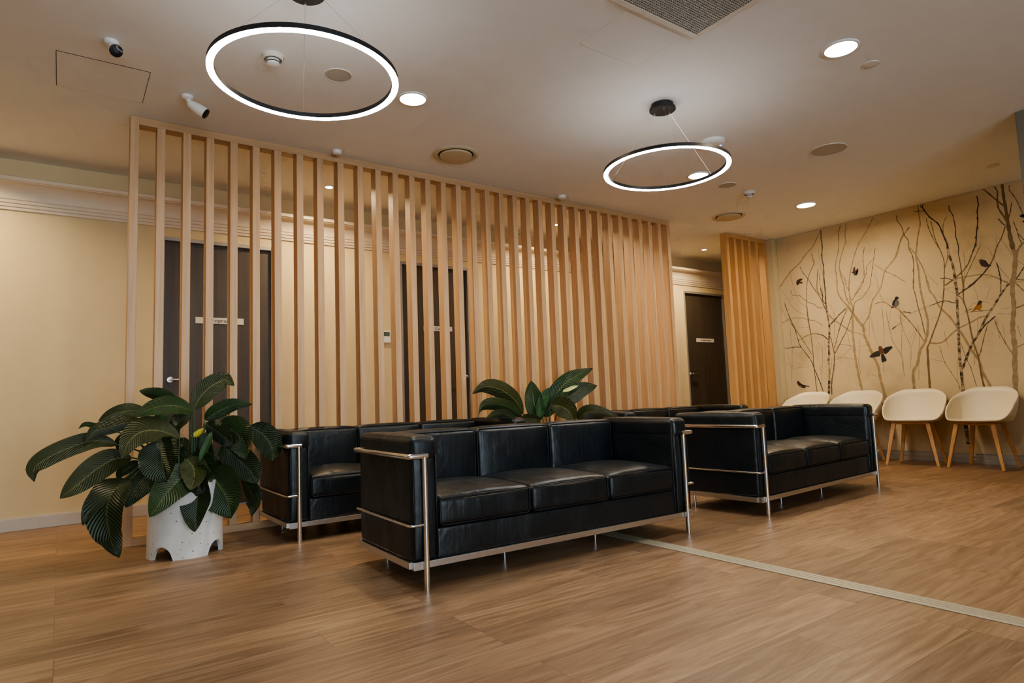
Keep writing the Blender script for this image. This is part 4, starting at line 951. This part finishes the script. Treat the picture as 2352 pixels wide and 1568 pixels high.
('F', 0.0040, 0.0040, [(2.194, 1.502), (2.102, 1.496)]),
('M', 0.0063, 0.0063, [(2.054, 1.725), (1.995, 1.64)]),
('F', 0.0034, 0.0034, [(2.616, 0.83), (2.594, 1.011)]),
('F', 0.0033, 0.0033, [(2.379, 1.484), (2.403, 1.285)]),
('L', 0.0202, 0.0270, [(3.594, 1.587), (3.607, 1.426), (3.604, 1.293), (3.602, 1.146), (3.593, 1.036), (3.577, 0.89), (3.557, 0.752), (3.551, 0.694)]),
('L', 0.0255, 0.0306, [(3.643, 1.742), (3.586, 1.637), (3.537, 1.543), (3.487, 1.464), (3.48, 1.369), (3.447, 1.264), (3.403, 1.131), (3.365, 1.022), (3.35, 0.879), (3.323, 0.717), (3.303, 0.562), (3.267, 0.217)]),
('L', 0.0099, 0.0115, [(3.383, 1.705), (3.413, 1.593), (3.485, 1.478)]),
('B', 0.0174, 0.0262, [(3.89, 1.715), (3.88, 1.638), (3.87, 1.53), (3.88, 1.409), (3.895, 1.32), (3.898, 1.207), (3.914, 1.109), (3.912, 1.019), (3.925, 0.869), (3.94, 0.73)]),
('K', 0.0156, 0.0156, [(3.895, 1.343), (3.894, 1.259)]),
('K', 0.0156, 0.0191, [(3.91, 1.041), (3.922, 0.921)]),
('K', 0.0225, 0.0225, [(3.93, 0.846), (3.943, 0.726)]),
('K', 0.0122, 0.0122, [(3.89, 1.715), (3.876, 1.622)]),
('L', 0.0105, 0.0123, [(3.927, 1.782), (3.874, 1.675), (3.805, 1.583), (3.728, 1.521), (3.625, 1.428)]),
('F', 0.0076, 0.0068, [(3.625, 1.428), (3.555, 1.406), (3.481, 1.362)]),
('M', 0.0061, 0.0173, [(3.869, 1.401), (3.851, 1.301), (3.84, 1.202), (3.846, 1.09), (3.877, 0.941), (3.901, 0.83), (3.907, 0.718)]),
('M', 0.0059, 0.0084, [(3.564, 1.73), (3.607, 1.603), (3.675, 1.448), (3.743, 1.336), (3.829, 1.194)]),
('M', 0.0051, 0.0068, [(3.643, 1.697), (3.694, 1.614), (3.743, 1.515), (3.782, 1.4), (3.832, 1.254)]),
('M', 0.0063, 0.0089, [(4.124, 1.81), (4.12, 1.653), (4.104, 1.456), (4.096, 1.261), (4.097, 1.107), (4.093, 0.952), (4.082, 0.745)]),
('K', 0.0055, 0.0091, [(4.301, 1.556), (4.272, 1.402), (4.239, 1.304), (4.13, 1.14), (4.092, 1.022), (4.04, 0.873), (4.004, 0.743)]),
('M', 0.0074, 0.0065, [(4.41, 1.851), (4.358, 1.69), (4.302, 1.548), (4.215, 1.396), (4.109, 1.2)]),
('K', 0.0096, 0.0078, [(3.899, 1.362), (3.949, 1.413), (4.01, 1.442)]),
('M', 0.0070, 0.0044, [(4.01, 1.442), (4.088, 1.45), (4.171, 1.431), (4.256, 1.393)]),
('K', 0.0055, 0.0055, [(4.457, 1.315), (4.415, 1.305), (4.33, 1.312), (4.239, 1.304)]),
('F', 0.0046, 0.0055, [(4.364, 1.563), (4.365, 1.395), (4.357, 1.283), (4.399, 0.873)]),
('F', 0.0044, 0.0044, [(4.025, 1.355), (3.994, 1.298), (3.974, 1.251), (3.997, 1.024), (4.021, 0.873)]),
('F', 0.0042, 0.0051, [(3.669, 1.425), (3.651, 1.297), (3.61, 1.176)]),
('F', 0.0052, 0.0061, [(3.878, 1.25), (3.831, 1.269), (3.739, 1.291), (3.611, 1.257)]),
('F', 0.0043, 0.0052, [(3.844, 1.112), (3.751, 1.15), (3.648, 1.238)]),
('F', 0.0052, 0.0052, [(3.833, 1.149), (3.715, 1.133), (3.616, 1.111)]),
('F', 0.0042, 0.0050, [(3.539, 1.345), (3.543, 1.215), (3.568, 1.086), (3.554, 0.911)]),
('F', 0.0033, 0.0041, [(3.268, 1.688), (3.27, 1.51), (3.267, 1.382), (3.286, 1.236)]),
('F', 0.0049, 0.0040, [(3.302, 1.053), (3.309, 0.934)]),
('F', 0.0040, 0.0065, [(3.228, 1.612), (3.209, 1.447), (3.19, 1.283), (3.114, 1.11), (3.103, 0.895)]),
('F', 0.0041, 0.0058, [(3.491, 0.915), (3.448, 0.927), (3.395, 0.91), (3.356, 0.887)]),
('F', 0.0033, 0.0033, [(3.407, 1.578), (3.42, 1.42), (3.446, 1.279)]),
('F', 0.0033, 0.0033, [(3.377, 1.523), (3.376, 1.38), (3.351, 1.263)]),
('F', 0.0037, 0.0037, [(4.437, 1.241), (4.38, 1.102), (4.267, 1.055), (4.144, 1.063)]),
('F', 0.0036, 0.0036, [(4.32, 1.122), (4.248, 1.085), (4.199, 1.191), (4.148, 1.219)]),
('F', 0.0035, 0.0035, [(4.06, 1.212), (4.022, 1.101), (4.019, 0.949)]),
('F', 0.0037, 0.0037, [(4.446, 1.13), (4.351, 1.045), (4.266, 1.071)]),
('K', 0.0080, 0.0056, [(3.183, 1.408), (3.158, 1.427), (3.138, 1.438)]),
('F', 0.0032, 0.0032, [(3.138, 1.438), (3.086, 1.478)]),
('M', 0.0048, 0.0056, [(3.109, 1.624), (3.037, 1.524)]),
('M', 0.0069, 0.0052, [(3.854, 1.543), (3.78, 1.61), (3.661, 1.699)]),
('F', 0.0035, 0.0035, [(3.796, 1.688), (3.808, 1.5), (3.835, 1.314)]),
('F', 0.0033, 0.0033, [(3.48, 1.209), (3.4, 1.174)]),
('F', 0.0033, 0.0033, [(3.54, 1.251), (3.447, 1.264)]),
('F', 0.0032, 0.0032, [(3.07, 1.556), (3.093, 1.315), (3.114, 1.11)]),
('F', 0.0036, 0.0036, [(4.26, 1.551), (4.13, 1.536)]),
('F', 0.0045, 0.0045, [(4.115, 1.621), (4.029, 1.595), (3.954, 1.54)]),
('F', 0.0035, 0.0035, [(3.871, 1.144), (3.887, 1.002)]),
('F', 0.0035, 0.0035, [(3.939, 1.354), (3.946, 1.172)])]
BIRDS = [
('small dark bird in flight, the one nearer the short oak screen', [('bird_brown', [(4.235, 2.07), (4.237, 2.111), (4.221, 2.134), (4.187, 2.143), (4.15, 2.141), (4.16, 2.123), (4.187, 2.11), (4.153, 2.097), (4.164, 2.079), (4.191, 2.09), (4.216, 2.071)])]),
('small dark bird in flight beside the thick tan branch', [('bird_brown', [(3.563, 2.1), (3.545, 2.118), (3.539, 2.146), (3.525, 2.169), (3.517, 2.146), (3.524, 2.118), (3.486, 2.142), (3.483, 2.119), (3.516, 2.103), (3.505, 2.065), (3.533, 2.066), (3.543, 2.093)])]),
('grey-blue bird perched on a twig in the middle of the mural', [('bird_slate', [(3.162, 1.666), (3.155, 1.693), (3.136, 1.718), (3.106, 1.726), (3.09, 1.703), (3.09, 1.676), (3.105, 1.653), (3.135, 1.646)]), ('bird_black', [(3.161, 1.678), (3.151, 1.708), (3.132, 1.729), (3.122, 1.754), (3.104, 1.76), (3.085, 1.74), (3.098, 1.726), (3.114, 1.719), (3.131, 1.697), (3.141, 1.663)]), ('bird_rust', [(3.177, 1.636), (3.162, 1.661), (3.139, 1.647), (3.15, 1.641)])]),
('plump dark plum bird perched at upper right', [('bird_plum', [(2.325, 2.005), (2.306, 2.009), (2.269, 1.987), (2.25, 1.947), (2.224, 1.93), (2.251, 1.921), (2.281, 1.922), (2.312, 1.942), (2.324, 1.98)]), ('bird_rust', [(2.324, 2.003), (2.307, 2.007), (2.302, 1.99), (2.314, 1.974), (2.324, 1.983)])]),
('orange-breasted bird with a dark head', [('bird_orange', [(2.43, 1.502), (2.402, 1.541), (2.372, 1.573), (2.339, 1.568), (2.344, 1.533), (2.361, 1.503), (2.389, 1.518)]), ('bird_plum', [(2.386, 1.553), (2.371, 1.584), (2.357, 1.605), (2.34, 1.597), (2.333, 1.586), (2.346, 1.57), (2.364, 1.558)])]),
('large bird flying with spread dark wings', [('bird_green', [(3.445, 1.127), (3.43, 1.146), (3.386, 1.176), (3.337, 1.189), (3.323, 1.154), (3.336, 1.123), (3.377, 1.121), (3.425, 1.114)]), ('bird_black', [(3.296, 1.201), (3.261, 1.219), (3.201, 1.225), (3.195, 1.208), (3.228, 1.181), (3.246, 1.158), (3.281, 1.142), (3.292, 1.165)]), ('bird_blue', [(3.319, 1.146), (3.294, 1.148), (3.266, 1.079), (3.277, 1.066), (3.315, 1.053), (3.323, 1.083)]), ('bird_rust', [(3.343, 1.218), (3.33, 1.239), (3.308, 1.232), (3.295, 1.201), (3.284, 1.165), (3.301, 1.139), (3.324, 1.15), (3.339, 1.19)])]),
('small brown ground bird near the short oak screen', [('bird_brown', [(4.326, 0.882), (4.311, 0.898), (4.298, 0.884), (4.281, 0.864), (4.246, 0.842), (4.222, 0.823), (4.222, 0.802), (4.275, 0.806), (4.308, 0.828), (4.325, 0.858)]), ('bird_black', [(4.251, 0.845), (4.172, 0.822), (4.174, 0.815), (4.229, 0.823)]), ('bird_buff', [(4.317, 0.85), (4.297, 0.837), (4.262, 0.817), (4.275, 0.808), (4.302, 0.825)])]),
('dark bird at the picture edge, high on the mural', [('bird_blue', [(1.968, 2.355), (1.947, 2.369), (1.919, 2.37), (1.883, 2.347), (1.871, 2.302), (1.9, 2.282), (1.939, 2.334), (1.955, 2.341)]), ('bird_black', [(1.951, 2.298), (1.933, 2.31), (1.9, 2.282), (1.918, 2.266), (1.939, 2.283)])])]
def clampz(p): return (min(MY1 - .002, max(MY0, p[0])), min(MZ1, max(MZ0, p[1])))
KINDS_ = {'L': ('print_tan', 'tan_branch', -.0046), 'F': ('print_faint', 'faint_twig', -.0043), 'M': ('print_brown', 'brown_branch', -.0049), 'K': ('print_black', 'dark_branch', -.0052), 'B': ('print_birch', 'birch_trunk', -.0055)}
for kd, w0, w1, pts in BR:
    bm = B(); x = KINDS_[kd][2] - .0002 * rnd.random()
    P = catmull([(0, a, b_) for a, b_ in pts], max(6, 5 * (len(pts) - 1))); prev = None; n = len(P)
    for i, p in enumerate(P):
        d = (P[min(n - 1, i + 1)] - P[max(0, i - 1)]).normalized(); s = Vector((0, -d.z, d.y)); w = (w0 + (w1 - w0) * i / (n - 1)) / 2 * (1 + .2 * sin(i * 1.7 + w0 * 900))
        c = [bm.verts.new((x, *clampz(((p + s * w * q).y, (p + s * w * q).z)))) for q in (-1, 1)]
        if prev: bm.faces.new((prev[0], prev[1], c[1], c[0]))
        if prev and 1 < i < n - 2 and i % 4 == 2 and kd in 'MLK' and w < .0062:      # buds along the twigs
            sg = rnd.choice((-1, 1)); e = p + s * w * 2.6 * sg + d * w * 1.6
            bm.faces.new((prev[0 if sg < 0 else 1], c[0 if sg < 0 else 1], bm.verts.new((x, *clampz((e.y, e.z))))))
        prev = c
    obj(KINDS_[kd][1], bm, KINDS_[kd][0], mural)
for lab, polys in BIRDS:
    bm = B(); mats = []
    for q, (mt, pts) in enumerate(polys):
        if mt not in mats: mats.append(mt)
        vs = [bm.verts.new((-.0060 - .0001 * q, max(MY0, a), b_)) for a, b_ in pts]
        f = bm.faces.new(vs); f.material_index = mats.index(mt)
    bmesh.ops.triangulate(bm, faces=bm.faces)
    tag(obj('printed_bird', bm, None, mural, mats=mats), lab)

# ------------------------------------------------------------------ added fill light, sky and render look
w = bpy.data.worlds.new('world'); SC.world = w; w.use_nodes = True
bgn = w.node_tree.nodes['Background']; bgn.inputs['Color'].default_value = (.62, .78, 1., 1); bgn.inputs['Strength'].default_value = .4
area('added_daylight', (.3, Y0 - .12, 1.4), 5., 165., (.74, .88, 1.0), 'RECTANGLE', (radians(90), 0, 0), 2.1)  # unseen cool area lamp added behind the camera to brighten the room
SC.view_settings.view_transform = 'AgX'; SC.view_settings.look = 'AgX - Medium High Contrast'; SC.view_settings.exposure = 0.72
SC.cycles.use_denoising = True; SC.cycles.max_bounces = 5; SC.cycles.diffuse_bounces = 4; SC.cycles.glossy_bounces = 3
SC.cycles.use_adaptive_sampling = True; SC.cycles.adaptive_threshold = .07; SC.cycles.adaptive_min_samples = 12
SC.cycles.sample_clamp_indirect = 6.; SC.cycles.caustics_reflective = False; SC.cycles.caustics_refractive = False
